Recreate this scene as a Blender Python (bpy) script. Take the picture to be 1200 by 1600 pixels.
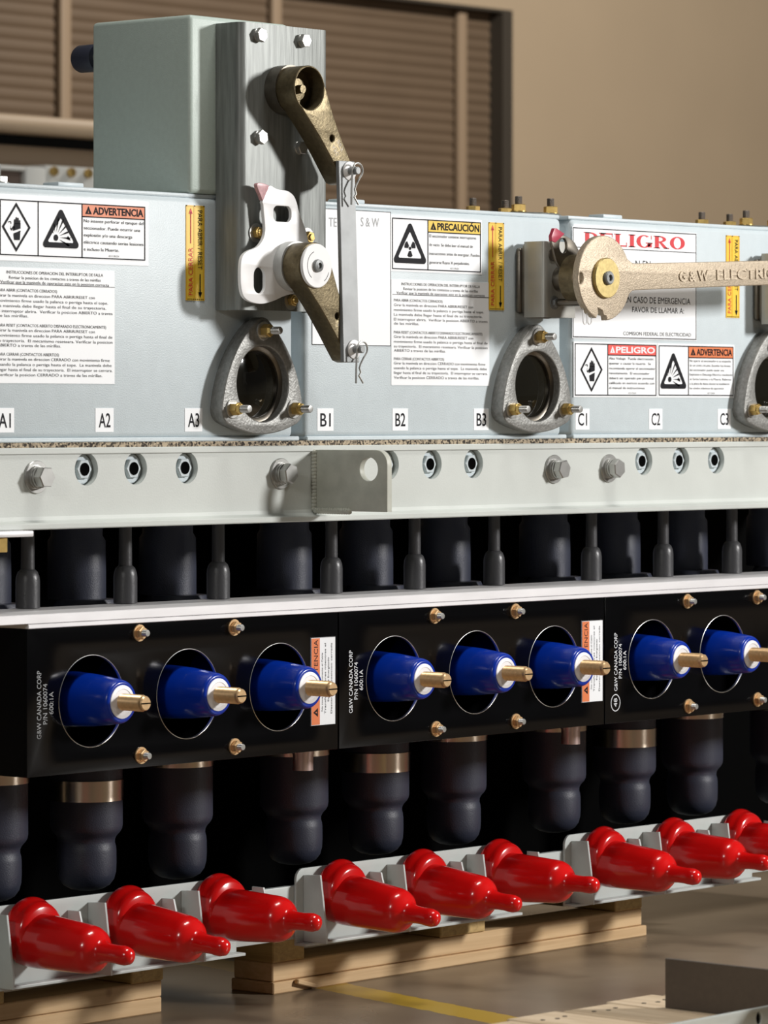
import bpy, bmesh, math, random
from mathutils import Vector, Matrix
random.seed(7)
for o in list(bpy.data.objects): bpy.data.objects.remove(o, do_unlink=True)
S = bpy.context.scene
COL = S.collection
PI = math.pi

# ------------------------------------------------------------------ camera
PH = math.radians(41)
cam_d = bpy.data.cameras.new('camera'); cam = bpy.data.objects.new('camera', cam_d); COL.objects.link(cam)
cam_d.sensor_fit = 'HORIZONTAL'; cam_d.sensor_width = 36; cam_d.lens = 192
cam_d.shift_y = -155/1200; cam_d.clip_end = 200
cam.location = (-3.11467, -2.81884, 0)
cam.rotation_euler = (PI/2, 0, PH - PI/2)
cam_d.dof.use_dof = True; cam_d.dof.focus_distance = 4.2; cam_d.dof.aperture_fstop = 24
S.camera = cam
FLOOR = -0.6085

# ------------------------------------------------------------------ light
S.view_settings.view_transform = 'Standard'; S.view_settings.look = 'None'
S.view_settings.exposure = 0.0; S.view_settings.gamma = 1; S.view_settings.use_curve_mapping = False
W = bpy.data.worlds.new('world'); S.world = W; W.use_nodes = True
W.node_tree.nodes['Background'].inputs[0].default_value = (1.0, 0.96, 0.9, 1)
W.node_tree.nodes['Background'].inputs[1].default_value = 0.05
def area(name, loc, target, sx, sy, power, col=(1, 1, 1)):
    d = bpy.data.lights.new(name, 'AREA'); d.shape = 'RECTANGLE'; d.size = sx; d.size_y = sy
    d.energy = power; d.color = col
    o = bpy.data.objects.new(name, d); COL.objects.link(o); o.location = loc
    o.rotation_euler = (Vector(target) - Vector(loc)).to_track_quat('-Z', 'Y').to_euler()
    return o
area('studio_lamp_right', (2.15, -2.9, 1.0), (0.15, 0, 0), 0.35, 0.45, 136, (1, 0.98, 0.96))
area('studio_lamp_left', (-3.6, -1.35, 1.1), (0, 0, -0.1), 0.4, 0.5, 22, (1, 0.98, 0.94))
area('ceiling_lamp_near', (0.2, -1.2, 4.2), (0.2, -0.4, 0), 1.6, 0.5, 110, (1, 0.97, 0.92))
area('ceiling_lamp_far', (8.0, 2.5, 4.6), (9.0, 7.9, 0.4), 2.5, 0.8, 560, (1, 0.93, 0.84))

# ------------------------------------------------------------------ materials
M = {}
def mat(name, col, rough=0.5, metal=0.0, spec=0.5, noise=0.0, nscale=40, bump=0.0, bscale=300, coat=0.0, stretch=None, col2=None, bdist=0.001):
    m = bpy.data.materials.new(name); m.use_nodes = True; nt = m.node_tree; b = nt.nodes['Principled BSDF']
    b.inputs['Base Color'].default_value = (*col, 1); b.inputs['Roughness'].default_value = rough
    b.inputs['Metallic'].default_value = metal; b.inputs['Specular IOR Level'].default_value = spec
    b.inputs['Coat Weight'].default_value = coat; b.inputs['Coat Roughness'].default_value = 0.08
    tc = nt.nodes.new('ShaderNodeTexCoord'); src = tc.outputs['Object']
    if stretch:
        mp = nt.nodes.new('ShaderNodeMapping'); mp.inputs['Scale'].default_value = stretch
        nt.links.new(src, mp.inputs['Vector']); src = mp.outputs[0]
    if noise > 0:
        n = nt.nodes.new('ShaderNodeTexNoise'); n.inputs['Scale'].default_value = nscale; n.inputs['Detail'].default_value = 6
        nt.links.new(src, n.inputs['Vector'])
        r = nt.nodes.new('ShaderNodeValToRGB'); r.color_ramp.elements[0].position = 0.3; r.color_ramp.elements[1].position = 0.7
        c2 = col2 or tuple(max(0, c*(1-noise)) for c in col)
        r.color_ramp.elements[0].color = (*c2, 1); r.color_ramp.elements[1].color = (*col, 1)
        nt.links.new(n.outputs['Fac'], r.inputs[0]); nt.links.new(r.outputs[0], b.inputs['Base Color'])
    if bump > 0:
        n = nt.nodes.new('ShaderNodeTexNoise'); n.inputs['Scale'].default_value = bscale; n.inputs['Detail'].default_value = 3
        nt.links.new(src, n.inputs['Vector'])
        bp = nt.nodes.new('ShaderNodeBump'); bp.inputs['Strength'].default_value = bump; bp.inputs['Distance'].default_value = bdist
        nt.links.new(n.outputs['Fac'], bp.inputs['Height']); nt.links.new(bp.outputs[0], b.inputs['Normal'])
    M[name] = m; return m
mat('tank_paint', (0.56, 0.63, 0.66), 0.42, noise=0.05, nscale=60, bump=0.25, bscale=700)
mat('box_paint', (0.49, 0.575, 0.525), 0.45, noise=0.06, nscale=200, bump=0.2, bscale=700)
mat('frame_paint', (0.56, 0.59, 0.56), 0.45, noise=0.08, nscale=18, bump=0.1, bscale=500)
mat('lug_paint', (0.52, 0.53, 0.46), 0.5, noise=0.22, nscale=45, bump=0.1, bscale=500)
mat('bracket_paint', (0.52, 0.56, 0.54), 0.4, noise=0.05, nscale=60)
mat('galvanized', (0.25, 0.265, 0.252), 0.47, 0.32, noise=0.38, nscale=16, bump=0.2, bscale=30, stretch=(14, 14, 1.0))
mat('gate_steel', (0.25, 0.26, 0.26), 0.45, 0.3, noise=0.25, nscale=40)
mat('bright_steel', (0.50, 0.50, 0.48), 0.3, 0.7, noise=0.15, nscale=80)
mat('stainless', (0.42, 0.415, 0.38), 0.33, 0.4, noise=0.12, nscale=60)
mat('dark_steel', (0.20, 0.18, 0.15), 0.35, 0.9, noise=0.3, nscale=60)
mat('cast_steel', (0.28, 0.28, 0.265), 0.45, 0.4, noise=0.35, nscale=260, bump=0.4, bscale=420)
mat('brass', (0.70, 0.48, 0.16), 0.3, 0.75, noise=0.25, nscale=120)
mat('old_brass', (0.62, 0.49, 0.22), 0.36, 1.0, noise=0.25, nscale=260)
mat('bronze', (0.17, 0.135, 0.075), 0.42, 0.7, noise=0.35, nscale=220, bump=0.25, bscale=420)
mat('cast_bronze', (0.54, 0.45, 0.335), 0.5, 0.45, noise=0.3, nscale=500, bump=0.5, bscale=800)
mat('copper', (0.80, 0.54, 0.29), 0.33, 0.65, noise=0.2, nscale=200)
mat('pink_copper', (0.75, 0.58, 0.55), 0.3, 0.85)
m = mat('nickel_band', (0.80, 0.68, 0.55), 0.32, 1.0)
nb = m.node_tree.nodes['Principled BSDF']; tg = m.node_tree.nodes.new('ShaderNodeTangent'); tg.direction_type = 'RADIAL'; tg.axis = 'Z'
m.node_tree.links.new(tg.outputs[0], nb.inputs['Tangent']); nb.inputs['Anisotropic'].default_value = 0.92; nb.inputs['Anisotropic Rotation'].default_value = 0.25
mat('white_steel', (0.86, 0.86, 0.86), 0.3, 0.0, coat=0.2)
mat('grey_sleeve', (0.48, 0.49, 0.48), 0.4, 0.3)
mat('pink_tip', (0.62, 0.34, 0.36), 0.4, noise=0.3, nscale=300)
mat('maroon_tip', (0.45, 0.05, 0.09), 0.3)
mat('red_plastic', (0.66, 0.006, 0.006), 0.2, spec=0.4, noise=0.06, nscale=30, coat=0.4)
mat('blue_epoxy', (0.001, 0.028, 0.33), 0.28, spec=0.35, coat=0.15)
mat('black_gloss', (0.002, 0.002, 0.0024), 0.12, spec=0.22)
mat('black_rubber', (0.028, 0.032, 0.052), 0.45, bump=0.25, bscale=800)
mat('grey_rubber', (0.045, 0.045, 0.048), 0.38, bump=0.2, bscale=400)
mat('aluminium', (0.80, 0.79, 0.80), 0.45, 0.35, noise=0.12, nscale=60, stretch=(0.25, 1, 1))
mat('rim_metal', (0.75, 0.75, 0.73), 0.3, 1.0)
mat('sticker_white', (0.86, 0.88, 0.90), 0.4)
mat('sticker_orange', (0.72, 0.19, 0.06), 0.45)
mat('sticker_red', (0.82, 0.09, 0.07), 0.45)
mat('sticker_yellow', (0.82, 0.55, 0.05), 0.4)
mat('sticker_gold', (0.74, 0.43, 0.02), 0.4)
mat('ink_black', (0.008, 0.008, 0.011), 0.6, spec=0.15)
mat('ink_grey', (0.32, 0.33, 0.34), 0.5)
mat('ink_red', (0.62, 0.02, 0.03), 0.5)
mat('ink_white', (0.75, 0.77, 0.80), 0.5)
mat('window_glass', (0.010, 0.009, 0.006), 0.06, spec=0.6)
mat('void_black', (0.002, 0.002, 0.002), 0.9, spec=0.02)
mat('wall_tan', (0.36, 0.283, 0.195), 0.8, noise=0.05, nscale=2)
mat('door_brown', (0.115, 0.078, 0.048), 0.65, noise=0.12, nscale=3)
mat('door_guide', (0.24, 0.175, 0.115), 0.65)
mat('shaded_jamb', (0.035, 0.028, 0.02), 0.7)
mat('tan_steel', (0.50, 0.38, 0.26), 0.6)
mat('brown_panel', (0.16, 0.12, 0.10), 0.6)
mat('plate_steel', (0.15, 0.125, 0.105), 0.5, 0.4, noise=0.1, nscale=200)
mat('tag_grey', (0.60, 0.62, 0.60), 0.5)

def wood(name, c1, c2, axis_scale):
    m = bpy.data.materials.new(name); m.use_nodes = True; nt = m.node_tree; b = nt.nodes['Principled BSDF']
    tc = nt.nodes.new('ShaderNodeTexCoord'); mp = nt.nodes.new('ShaderNodeMapping'); mp.inputs['Scale'].default_value = axis_scale
    n = nt.nodes.new('ShaderNodeTexNoise'); n.inputs['Scale'].default_value = 1; n.inputs['Detail'].default_value = 8; n.inputs['Distortion'].default_value = 0.7
    r = nt.nodes.new('ShaderNodeValToRGB'); r.color_ramp.elements[0].position = 0.28; r.color_ramp.elements[1].position = 0.6
    r.color_ramp.elements[0].color = (*c2, 1); r.color_ramp.elements[1].color = (*c1, 1)
    v = nt.nodes.new('ShaderNodeTexVoronoi'); v.inputs['Scale'].default_value = 11
    kr = nt.nodes.new('ShaderNodeValToRGB'); kr.color_ramp.elements[0].position = 0.05; kr.color_ramp.elements[1].position = 0.10
    kr.color_ramp.elements[0].color = (0.35, 0.25, 0.16, 1); kr.color_ramp.elements[1].color = (1, 1, 1, 1)
    mx = nt.nodes.new('ShaderNodeMixRGB'); mx.blend_type = 'MULTIPLY'; mx.inputs[0].default_value = 1
    L = nt.links.new
    L(tc.outputs['Object'], mp.inputs[0]); L(mp.outputs[0], n.inputs['Vector']); L(n.outputs['Fac'], r.inputs[0])
    L(tc.outputs['Object'], v.inputs['Vector']); L(v.outputs['Distance'], kr.inputs[0])
    L(r.outputs[0], mx.inputs[1]); L(kr.outputs[0], mx.inputs[2]); L(mx.outputs[0], b.inputs['Base Color'])
    b.inputs['Roughness'].default_value = 0.7
    M[name] = m
wood('pine', (0.66, 0.46, 0.25), (0.55, 0.36, 0.18), (5, 90, 160))
wood('pine_cross', (0.54, 0.37, 0.15), (0.38, 0.25, 0.09), (120, 6, 200))
wood('pale_board', (0.66, 0.52, 0.36), (0.50, 0.37, 0.23), (90, 8, 90))

def speckle():
    m = bpy.data.materials.new('cork'); m.use_nodes = True; nt = m.node_tree; b = nt.nodes['Principled BSDF']
    tc = nt.nodes.new('ShaderNodeTexCoord'); v = nt.nodes.new('ShaderNodeTexVoronoi'); v.inputs['Scale'].default_value = 480
    r = nt.nodes.new('ShaderNodeValToRGB'); e = r.color_ramp.elements
    e[0].position = 0.2; e[0].color = (0.03, 0.022, 0.016, 1); e[1].position = 0.75; e[1].color = (0.42, 0.34, 0.24, 1)
    sp = nt.nodes.new('ShaderNodeSeparateColor')
    nt.links.new(tc.outputs['Object'], v.inputs['Vector']); nt.links.new(v.outputs['Color'], sp.inputs[0])
    nt.links.new(sp.outputs[0], r.inputs[0]); nt.links.new(r.outputs[0], b.inputs['Base Color']); b.inputs['Roughness'].default_value = 0.9
    M['cork'] = m
speckle()

def concrete():
    m = bpy.data.materials.new('concrete'); m.use_nodes = True; nt = m.node_tree; b = nt.nodes['Principled BSDF']; L = nt.links.new
    tc = nt.nodes.new('ShaderNodeTexCoord')
    n = nt.nodes.new('ShaderNodeTexNoise'); n.inputs['Scale'].default_value = 5; n.inputs['Detail'].default_value = 9
    r = nt.nodes.new('ShaderNodeValToRGB'); e = r.color_ramp.elements
    e[0].position = 0.3; e[0].color = (0.135, 0.10, 0.068, 1); e[1].position = 0.72; e[1].color = (0.25, 0.195, 0.135, 1)
    L(tc.outputs['Object'], n.inputs['Vector']); L(n.outputs['Fac'], r.inputs[0])
    # painted yellow line: distance from a straight line, its edges chipped by noise
    p0 = Vector((0.127, 0.062, 0)); p1 = Vector((0.0615, -0.2173, 0)); d = (p1-p0).normalized(); nn = Vector((-d.y, d.x, 0))
    dp = nt.nodes.new('ShaderNodeVectorMath'); dp.operation = 'DOT_PRODUCT'; dp.inputs[1].default_value = nn
    L(tc.outputs['Object'], dp.inputs[0])
    sb = nt.nodes.new('ShaderNodeMath'); sb.operation = 'SUBTRACT'; sb.inputs[1].default_value = nn.dot(p0); L(dp.outputs['Value'], sb.inputs[0])
    ab = nt.nodes.new('ShaderNodeMath'); ab.operation = 'ABSOLUTE'; L(sb.outputs[0], ab.inputs[0])
    n2 = nt.nodes.new('ShaderNodeTexNoise'); n2.inputs['Scale'].default_value = 60; n2.inputs['Detail'].default_value = 6; L(tc.outputs['Object'], n2.inputs['Vector'])
    ad = nt.nodes.new('ShaderNodeMath'); ad.operation = 'MULTIPLY_ADD'; ad.inputs[1].default_value = 0.010; L(n2.outputs['Fac'], ad.inputs[0]); L(ab.outputs[0], ad.inputs[2])
    lt = nt.nodes.new('ShaderNodeMath'); lt.operation = 'LESS_THAN'; lt.inputs[1].default_value = 0.029; L(ad.outputs[0], lt.inputs[0])
    mx = nt.nodes.new('ShaderNodeMixRGB'); L(lt.outputs[0], mx.inputs[0]); L(r.outputs[0], mx.inputs[1]); mx.inputs[2].default_value = (0.42, 0.28, 0.035, 1)
    L(mx.outputs[0], b.inputs['Base Color'])
    n3 = nt.nodes.new('ShaderNodeTexNoise'); n3.inputs['Scale'].default_value = 4; n3.inputs['Detail'].default_value = 3; L(tc.outputs['Object'], n3.inputs['Vector'])
    mr = nt.nodes.new('ShaderNodeMapRange'); mr.inputs['To Min'].default_value = 0.22; mr.inputs['To Max'].default_value = 0.38; b.inputs['Specular IOR Level'].default_value = 0.32
    L(n3.outputs['Fac'], mr.inputs['Value']); L(mr.outputs[0], b.inputs['Roughness'])
    M['concrete'] = m
concrete()

# ------------------------------------------------------------------ mesh helpers
def add_mesh(bm, tb, mx=None):
    me = bpy.data.meshes.new('t')
    if mx is not None: tb.transform(mx)
    tb.to_mesh(me); tb.free(); bm.from_mesh(me); bpy.data.meshes.remove(me)
def box(bm, x0, x1, y0, y1, z0, z1, bev=0.0, seg=2, mx=None):
    t = bmesh.new(); bmesh.ops.create_cube(t, size=1)
    for v in t.verts: v.co = ((x0+x1)/2+v.co.x*(x1-x0), (y0+y1)/2+v.co.y*(y1-y0), (z0+z1)/2+v.co.z*(z1-z0))
    if bev: bmesh.ops.bevel(t, geom=t.edges[:], offset=bev, segments=seg, affect='EDGES', profile=0.5)
    add_mesh(bm, t, mx)
def frame_of(axis):
    a = Vector(axis).normalized(); u = a.orthogonal().normalized()
    if abs(a.z) < 0.9: u = Vector((0, 0, 1)) - a*a.z; u.normalize()
    return a, u, a.cross(u)
def lathe(bm, prof, o, axis, seg=32, mi=None, rot=0.0):
    a, u, w = frame_of(axis); o = Vector(o); t = bmesh.new(); rings = []
    for r, h in prof:
        if r < 1e-6: rings.append([t.verts.new(o+a*h)])
        else: rings.append([t.verts.new(o+a*h+(u*math.cos(2*PI*k/seg+rot)+w*math.sin(2*PI*k/seg+rot))*r) for k in range(seg)])
    for A, B in zip(rings, rings[1:]):
        for k in range(seg):
            q = [A[k % len(A)], A[(k+1) % len(A)], B[(k+1) % len(B)], B[k % len(B)]]
            f = []
            for v in q:
                if v not in f: f.append(v)
            if len(f) > 2:
                try: t.faces.new(f)
                except ValueError: pass
    bmesh.ops.recalc_face_normals(t, faces=t.faces[:])
    if mi is not None:
        for f in t.faces: f.material_index = mi
    add_mesh(bm, t)
def cyl(bm, o, axis, r, h, seg=32, ch=0.0, mi=None):
    p = [(0, 0), (r, 0), (r, h-ch), (r-ch, h), (0, h)] if ch else [(0, 0), (r, 0), (r, h), (0, h)]
    lathe(bm, p, o, axis, seg, mi)
def hexa(bm, o, axis, r, h, rot=0.0, mi=None):
    lathe(bm, [(0, 0), (r*0.93, 0), (r, r*0.07), (r, h-r*0.09), (r*0.9, h), (0, h)], o, axis, 6, mi, rot)
def thread(bm, o, axis, r, h, pitch, seg=20, mi=None):
    p = [(0, 0)]; n = max(2, int(h/pitch)); 
    for i in range(n):
        p += [(r, (i+0.15)*h/n), (r*0.90, (i+0.7)*h/n)]
    p += [(r*0.85, h*0.995), (r*0.72, h), (0, h)]
    lathe(bm, p, o, axis, seg, mi)
def tube(bm, pts, r, seg=10, closed=False):
    pts = [Vector(p) for p in pts]; t = bmesh.new(); rings = []; n = len(pts)
    prev = None
    for i, p in enumerate(pts):
        d = (pts[min(i+1, n-1)] - pts[max(i-1, 0)]).normalized()
        u = (prev - d*prev.dot(d)) if prev is not None else d.orthogonal()
        u.normalize(); prev = u; w = d.cross(u)
        rings.append([t.verts.new(p+(u*math.cos(2*PI*k/seg)+w*math.sin(2*PI*k/seg))*r) for k in range(seg)])
    for A, B in zip(rings, rings[1:]):
        for k in range(seg): t.faces.new([A[k], A[(k+1) % seg], B[(k+1) % seg], B[k]])
    t.faces.new(rings[0][::-1]); t.faces.new(rings[-1])
    bmesh.ops.recalc_face_normals(t, faces=t.faces[:]); add_mesh(bm, t)
def smooth_loop(pts, n=6):
    out = []; N = len(pts)
    for i in range(N):
        p0, p1, p2, p3 = [Vector(pts[(i+k-1) % N]) for k in range(4)]
        for j in range(n):
            s = j/n
            out.append(tuple(0.5*((2*p1)+(p2-p0)*s+(2*p0-5*p1+4*p2-p3)*s*s+(3*p1-p0-3*p2+p3)*s**3)))
    return out
def circ(cx, cz, r, n=40, rz=None): return [(cx+r*math.cos(2*PI*k/n), cz+(rz or r)*math.sin(2*PI*k/n)) for k in range(n)]
def rrect(x0, x1, z0, z1, r, n=6):
    out = []
    for cx, cz, a in ((x1-r, z1-r, 0), (x0+r, z1-r, 90), (x0+r, z0+r, 180), (x1-r, z0+r, 270)):
        out += [(cx+r*math.cos(math.radians(a+90*k/n)), cz+r*math.sin(math.radians(a+90*k/n))) for k in range(n+1)]
    return out
MY = Matrix(((1, 0, 0, 0), (0, 0, -1, 0), (0, 1, 0, 0), (0, 0, 0, 1)))          # (u,v,w)->(u,-w,v)
MX = Matrix(((0, 0, -1, 0), (-1, 0, 0, 0), (0, 1, 0, 0), (0, 0, 0, 1)))         # (u,v,w)->(-w,-u,v)
def curve_mesh(d):
    o = bpy.data.objects.new('tmpcurve', d); COL.objects.link(o)
    dg = bpy.context.evaluated_depsgraph_get(); dg.update()
    me = bpy.data.meshes.new_from_object(o.evaluated_get(dg)); bpy.data.objects.remove(o); bpy.data.curves.remove(d)
    return me
def plate(bm, loops, face, thick, bev=0.0, mx=MY, mi=None):
    """outline(s) with holes, front face at distance `face` along w, body behind it"""
    d = bpy.data.curves.new('c', 'CURVE'); d.dimensions = '2D'; d.fill_mode = 'BOTH'; d.extrude = max(1e-6, thick/2-bev)
    d.bevel_depth = bev; d.bevel_resolution = 2; d.offset = -bev
    for lp in loops:
        s = d.splines.new('POLY'); s.points.add(len(lp)-1); s.use_cyclic_u = True
        for p, q in zip(s.points, lp): p.co = (q[0], q[1], 0, 1)
    me = curve_mesh(d); t = bmesh.new(); t.from_mesh(me); bpy.data.meshes.remove(me)
    bmesh.ops.remove_doubles(t, verts=t.verts[:], dist=1e-6)
    if mi is not None:
        for f in t.faces: f.material_index = mi
    add_mesh(bm, t, mx @ Matrix.Translation((0, 0, face-thick/2)))
def flat(bm, loop, y, mi=None):
    t = bmesh.new(); vs = [t.verts.new((p[0], y, p[1])) for p in loop]; f = t.faces.new(vs)
    f.normal_update()
    if f.normal.y > 0: f.normal_flip()
    if mi is not None: f.material_index = mi
    add_mesh(bm, t)
def ringflat(bm, outer, inner, y):
    t = bmesh.new(); A = [t.verts.new((p[0], y, p[1])) for p in outer]; B = [t.verts.new((p[0], y, p[1])) for p in inner]; n = len(A)
    for k in range(n):
        f = t.faces.new([A[k], A[(k+1) % n], B[(k+1) % n], B[k]]); f.normal_update()
        if f.normal.y > 0: f.normal_flip()
    add_mesh(bm, t)
def rect(bm, x0, x1, z0, z1, y): flat(bm, [(x0, z0), (x1, z0), (x1, z1), (x0, z1)], y)
def frame(bm, x0, x1, z0, z1, w, y):
    ringflat(bm, [(x0, z0), (x1, z0), (x1, z1), (x0, z1)], [(x0+w, z0+w), (x1-w, z0+w), (x1-w, z1-w), (x0+w, z1-w)], y)
CAP = 0.729
_tc = {}
def glyphs(body, bold=0.0):
    if (body, bold) not in _tc:
        d = bpy.data.curves.new('t', 'FONT'); d.body = body; d.size = 1; d.offset = bold; d.resolution_u = 3
        me = curve_mesh(d); vs = [tuple(v.co) for v in me.vertices]; fs = [tuple(p.vertices) for p in me.polygons]
        bpy.data.meshes.remove(me); _tc[(body, bold)] = (vs, fs)
    return _tc[(body, bold)]
def text(bm, body, x, z, y, cap, width=None, sx=None, rot=0, bold=0.0, depth=0.0, align='L'):
    """x,z: start of the baseline; rot in degrees turns it in the plane of the label"""
    vs, fs = glyphs(body, bold)
    if not vs: return
    x0 = min(v[0] for v in vs); x1 = max(v[0] for v in vs); k = cap/CAP
    kx = width/(x1-x0) if width else k*(sx or 1)
    off = 0 if align == 'L' else -(x1-x0)*kx/2 if align == 'C' else -(x1-x0)*kx
    t = bmesh.new(); c, s = math.cos(math.radians(rot)), math.sin(math.radians(rot)); V = []
    for v in vs:
        a = (v[0]-x0)*kx+off; b = v[1]*k
        V.append(t.verts.new((x+a*c-b*s, y, z+a*s+b*c)))
    for f in fs:
        try:
            q = t.faces.new([V[i] for i in f]); q.normal_update()
            if q.normal.y > 0: q.normal_flip()
        except ValueError: pass
    if depth:
        r = bmesh.ops.extrude_face_region(t, geom=t.faces[:])
        for v in r['geom']:
            if isinstance(v, bmesh.types.BMVert): v.co.y += depth
        bmesh.ops.recalc_face_normals(t, faces=t.faces[:])
    add_mesh(bm, t)
def para(bm, lines, x0, width, zs, y, cap, center=False):
    longest = max(lines, key=lambda s: max(v[0] for v in glyphs(s)[0]))
    vs = glyphs(longest)[0]; kx = width/(max(v[0] for v in vs)-min(v[0] for v in vs)); sx = kx/(cap/CAP)
    for s, z in zip(lines, zs):
        text(bm, s, x0+(width/2 if center else 0), z, y, cap, sx=sx, align='C' if center else 'L')

def obj(name, bm, m, parent=None, smooth=35, label=None):
    me = bpy.data.meshes.new(name); bm.to_mesh(me); bm.free()
    for k in (m if isinstance(m, (list, tuple)) else [m]): me.materials.append(M[k])
    if smooth:
        me.polygons.foreach_set('use_smooth', [True]*len(me.polygons)); me.set_sharp_from_angle(angle=math.radians(smooth))
    o = bpy.data.objects.new(name, me); COL.objects.link(o)
    if parent is not None:
        o.parent = parent; pl = Vector(); q = parent
        while q is not None: pl += q.location; q = q.parent
        me.transform(Matrix.Translation(-pl))
    if label: o['label'] = label
    return o
def tag(o, label, cat, group=None):
    o['label'] = label; o['category'] = cat
    if group: o['group'] = group
    return o
def thing(name, loc, label, cat, group=None):
    o = bpy.data.objects.new(name, None); COL.objects.link(o); o.location = loc; o.empty_display_size = 0.02
    return tag(o, label, cat, group)
def dup(root, loc, label=None):
    def rec(o, par):
        c = o.copy(); COL.objects.link(c)
        if par is not None: c.parent = par
        for ch in kids.get(o, []): rec(ch, c)
        return c
    kids = {}
    for o in list(bpy.data.objects):
        if o.parent: kids.setdefault(o.parent, []).append(o)
    r = rec(root, None); r.location = loc
    if label: r['label'] = label
    return r
def struct(name, bm, m, smooth=35):
    o = obj(name, bm, m, None, smooth); o['kind'] = 'structure'; return o
N = bmesh.new
FRONT = (0, -1, 0)

# ------------------------------------------------------------------ setting
b = N(); box(b, -6, 16, -6, 8.4, FLOOR-0.1, FLOOR); struct('floor', b, 'concrete', 0)
b = N()
DX1, DZ1, DYB = 10.15, 1.68, 8.07                        # door opening: right edge, top edge, door face
plate(b, [[(-2, FLOOR), (2.5, FLOOR), (2.5, DZ1), (DX1, DZ1), (DX1, FLOOR), (16, FLOOR), (16, 5), (-2, 5)]], -8.0, 0.3)
struct('wall_back', b, 'wall_tan', 0)
b = N(); box(b, DX1-0.065, DX1, 8.0, 8.12, FLOOR, DZ1); box(b, 2.5, DX1-0.065, 8.0, 8.12, DZ1-0.012, DZ1); struct('trim_1', b, 'shaded_jamb', 0)  # door channel, the shadow of the recess is put into its dark colour
b = N()                                                   # roll-up door curtain: rows of rounded slats
t = bmesh.new(); z = FLOOR; prof = []
while z < DZ1-0.012:
    for k in range(7):
        prof.append((DYB+0.004-0.006*math.sin(PI*k/6)**0.8 if 0 < k < 6 else DYB+0.006, z+0.045*k/6.2))
    z += 0.045
vs = [[t.verts.new((x, p[0], p[1])) for p in prof] for x in (2.5, DX1-0.065)]
for i in range(len(prof)-1): t.faces.new([vs[0][i], vs[1][i], vs[1][i+1], vs[0][i+1]])
bmesh.ops.recalc_face_normals(t, faces=t.faces[:]); add_mesh(b, t)
door = struct('door_1', b, 'door_brown', 60)
for x in (4.1, 5.25, 6.41, 7.55, 8.71, 9.845):
    b = N(); box(b, x, x+0.055, DYB-0.035, DYB-0.004, FLOOR, DZ1-0.015, 0.008); obj('door_guide', b, 'door_guide', door)

# ------------------------------------------------------------------ things far behind on the left
t = thing('storage_rack', (3.2, 4.1, FLOOR), 'beige rail above a thick brown tube, behind the tank at the far left', 'rack')
b = N(); lathe(b, [(0, 0), (0.021, 0), (0.021, 1.75), (0, 1.75)], (2.2, 4.09, 0.674), (1, 0, 0), 24); box(b, 2.2, 3.95, 4.09, 4.15, 0.653, 0.695, 0.006); obj('rail', b, 'tan_steel', t)
b = N(); lathe(b, [(0, 0), (0.034, 0), (0.034, 1.75), (0, 1.75)], (2.2, 4.14, 0.594), (1, 0, 0), 24); obj('tube', b, 'door_guide', t)
b = N(); box(b, 2.2, 3.95, 4.18, 4.20, 0.54, 0.66, 0.002); obj('gap_shade_strip', b, 'void_black', t)  # black strip added as the shade in the gap under the rail
for x in (2.3, 3.9):
    b = N(); box(b, x-0.03, x+0.03, 4.20, 4.28, FLOOR, 0.66, 0.004); obj('upright', b, 'brown_panel', t)
t = thing('switch_cabinet', (3.35, 3.9, FLOOR), 'blurred brown panel in a grey frame behind the tank, left edge', 'cabinet')
b = N(); box(b, 3.0, 3.400, 3.9, 4.05, 0.30, 0.556, 0.004); obj('panel', b, 'brown_panel', t)
b = N(); box(b, 3.355, 3.420, 3.88, 3.90, FLOOR, 0.558, 0.004); box(b, 3.0, 3.355, 3.88, 3.90, 0.547, 0.558, 0.003); box(b, 3.0, 3.06, 3.88, 3.9, FLOOR, 0.547); obj('frame', b, 'tag_grey', t)
t = thing('switch_cabinet', (3.75, 3.9, FLOOR), 'blurred grey cabinet with three brass bolts behind the tank, beside the control box', 'cabinet')
b = N(); box(b, 3.437, 4.1, 3.9, 4.05, FLOOR, 0.566, 0.006); obj('cabinet_body', b, 'tag_grey', t)
for x in (3.457, 3.513, 3.568):
    b = N(); hexa(b, (x, 3.899, 0.552), FRONT, 0.011, 0.012); obj('bolt', b, 'brass', t)

# ------------------------------------------------------------------ switch tanks
PIT = 0.44
TX0, TW = 0.0045, 0.4225
ZT, ZB = 0.2145, -0.0285
def label_plate(root, name, x0, x1, z0, z1, m='sticker_white', y=0.0, label=None):
    b = N(); box(b, x0, x1, y-0.0004, y, z0, z1); return obj(name, b, m, root, 0, label)
def lettering(lab, fn, m='ink_black', name='lettering'):
    b = N(); fn(b); return obj(name, b, m, lab, 0)
def warn_triangle(b, cx, z, h, y, bang=True):
    """small solid triangle with an exclamation mark left open"""
    w = h*0.58
    ringflat(b, [(cx-w, z), (cx+w, z), (cx, z+h)], [(cx-h*0.09, z+h*0.13), (cx+h*0.09, z+h*0.13), (cx, z+h*0.62)], y)
def big_triangle(b, x0, x1, z0, z1, y):
    cx = (x0+x1)/2; w = x1-x0; h = z1-z0
    def tri(x0, x1, z0, z1, r):
        out = []
        cxx = (x0+x1)/2
        for px, pz, a0 in ((x1-r, z0+r, -90), (cxx, z1-r*1.6, 25), (x0+r, z0+r, 155)):
            for k in range(6): 
                a = math.radians(a0+k*(115 if px != cxx else 130)/5); out.append((px+r*math.cos(a), pz+r*math.sin(a)))
        return out
    s = w*0.115
    ringflat(b, tri(x0, x1, z0, z1, w*0.07), tri(x0+s*1.25, x1-s*1.25, z0+s*0.95, z1-s*1.75, w*0.03), y)
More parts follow.
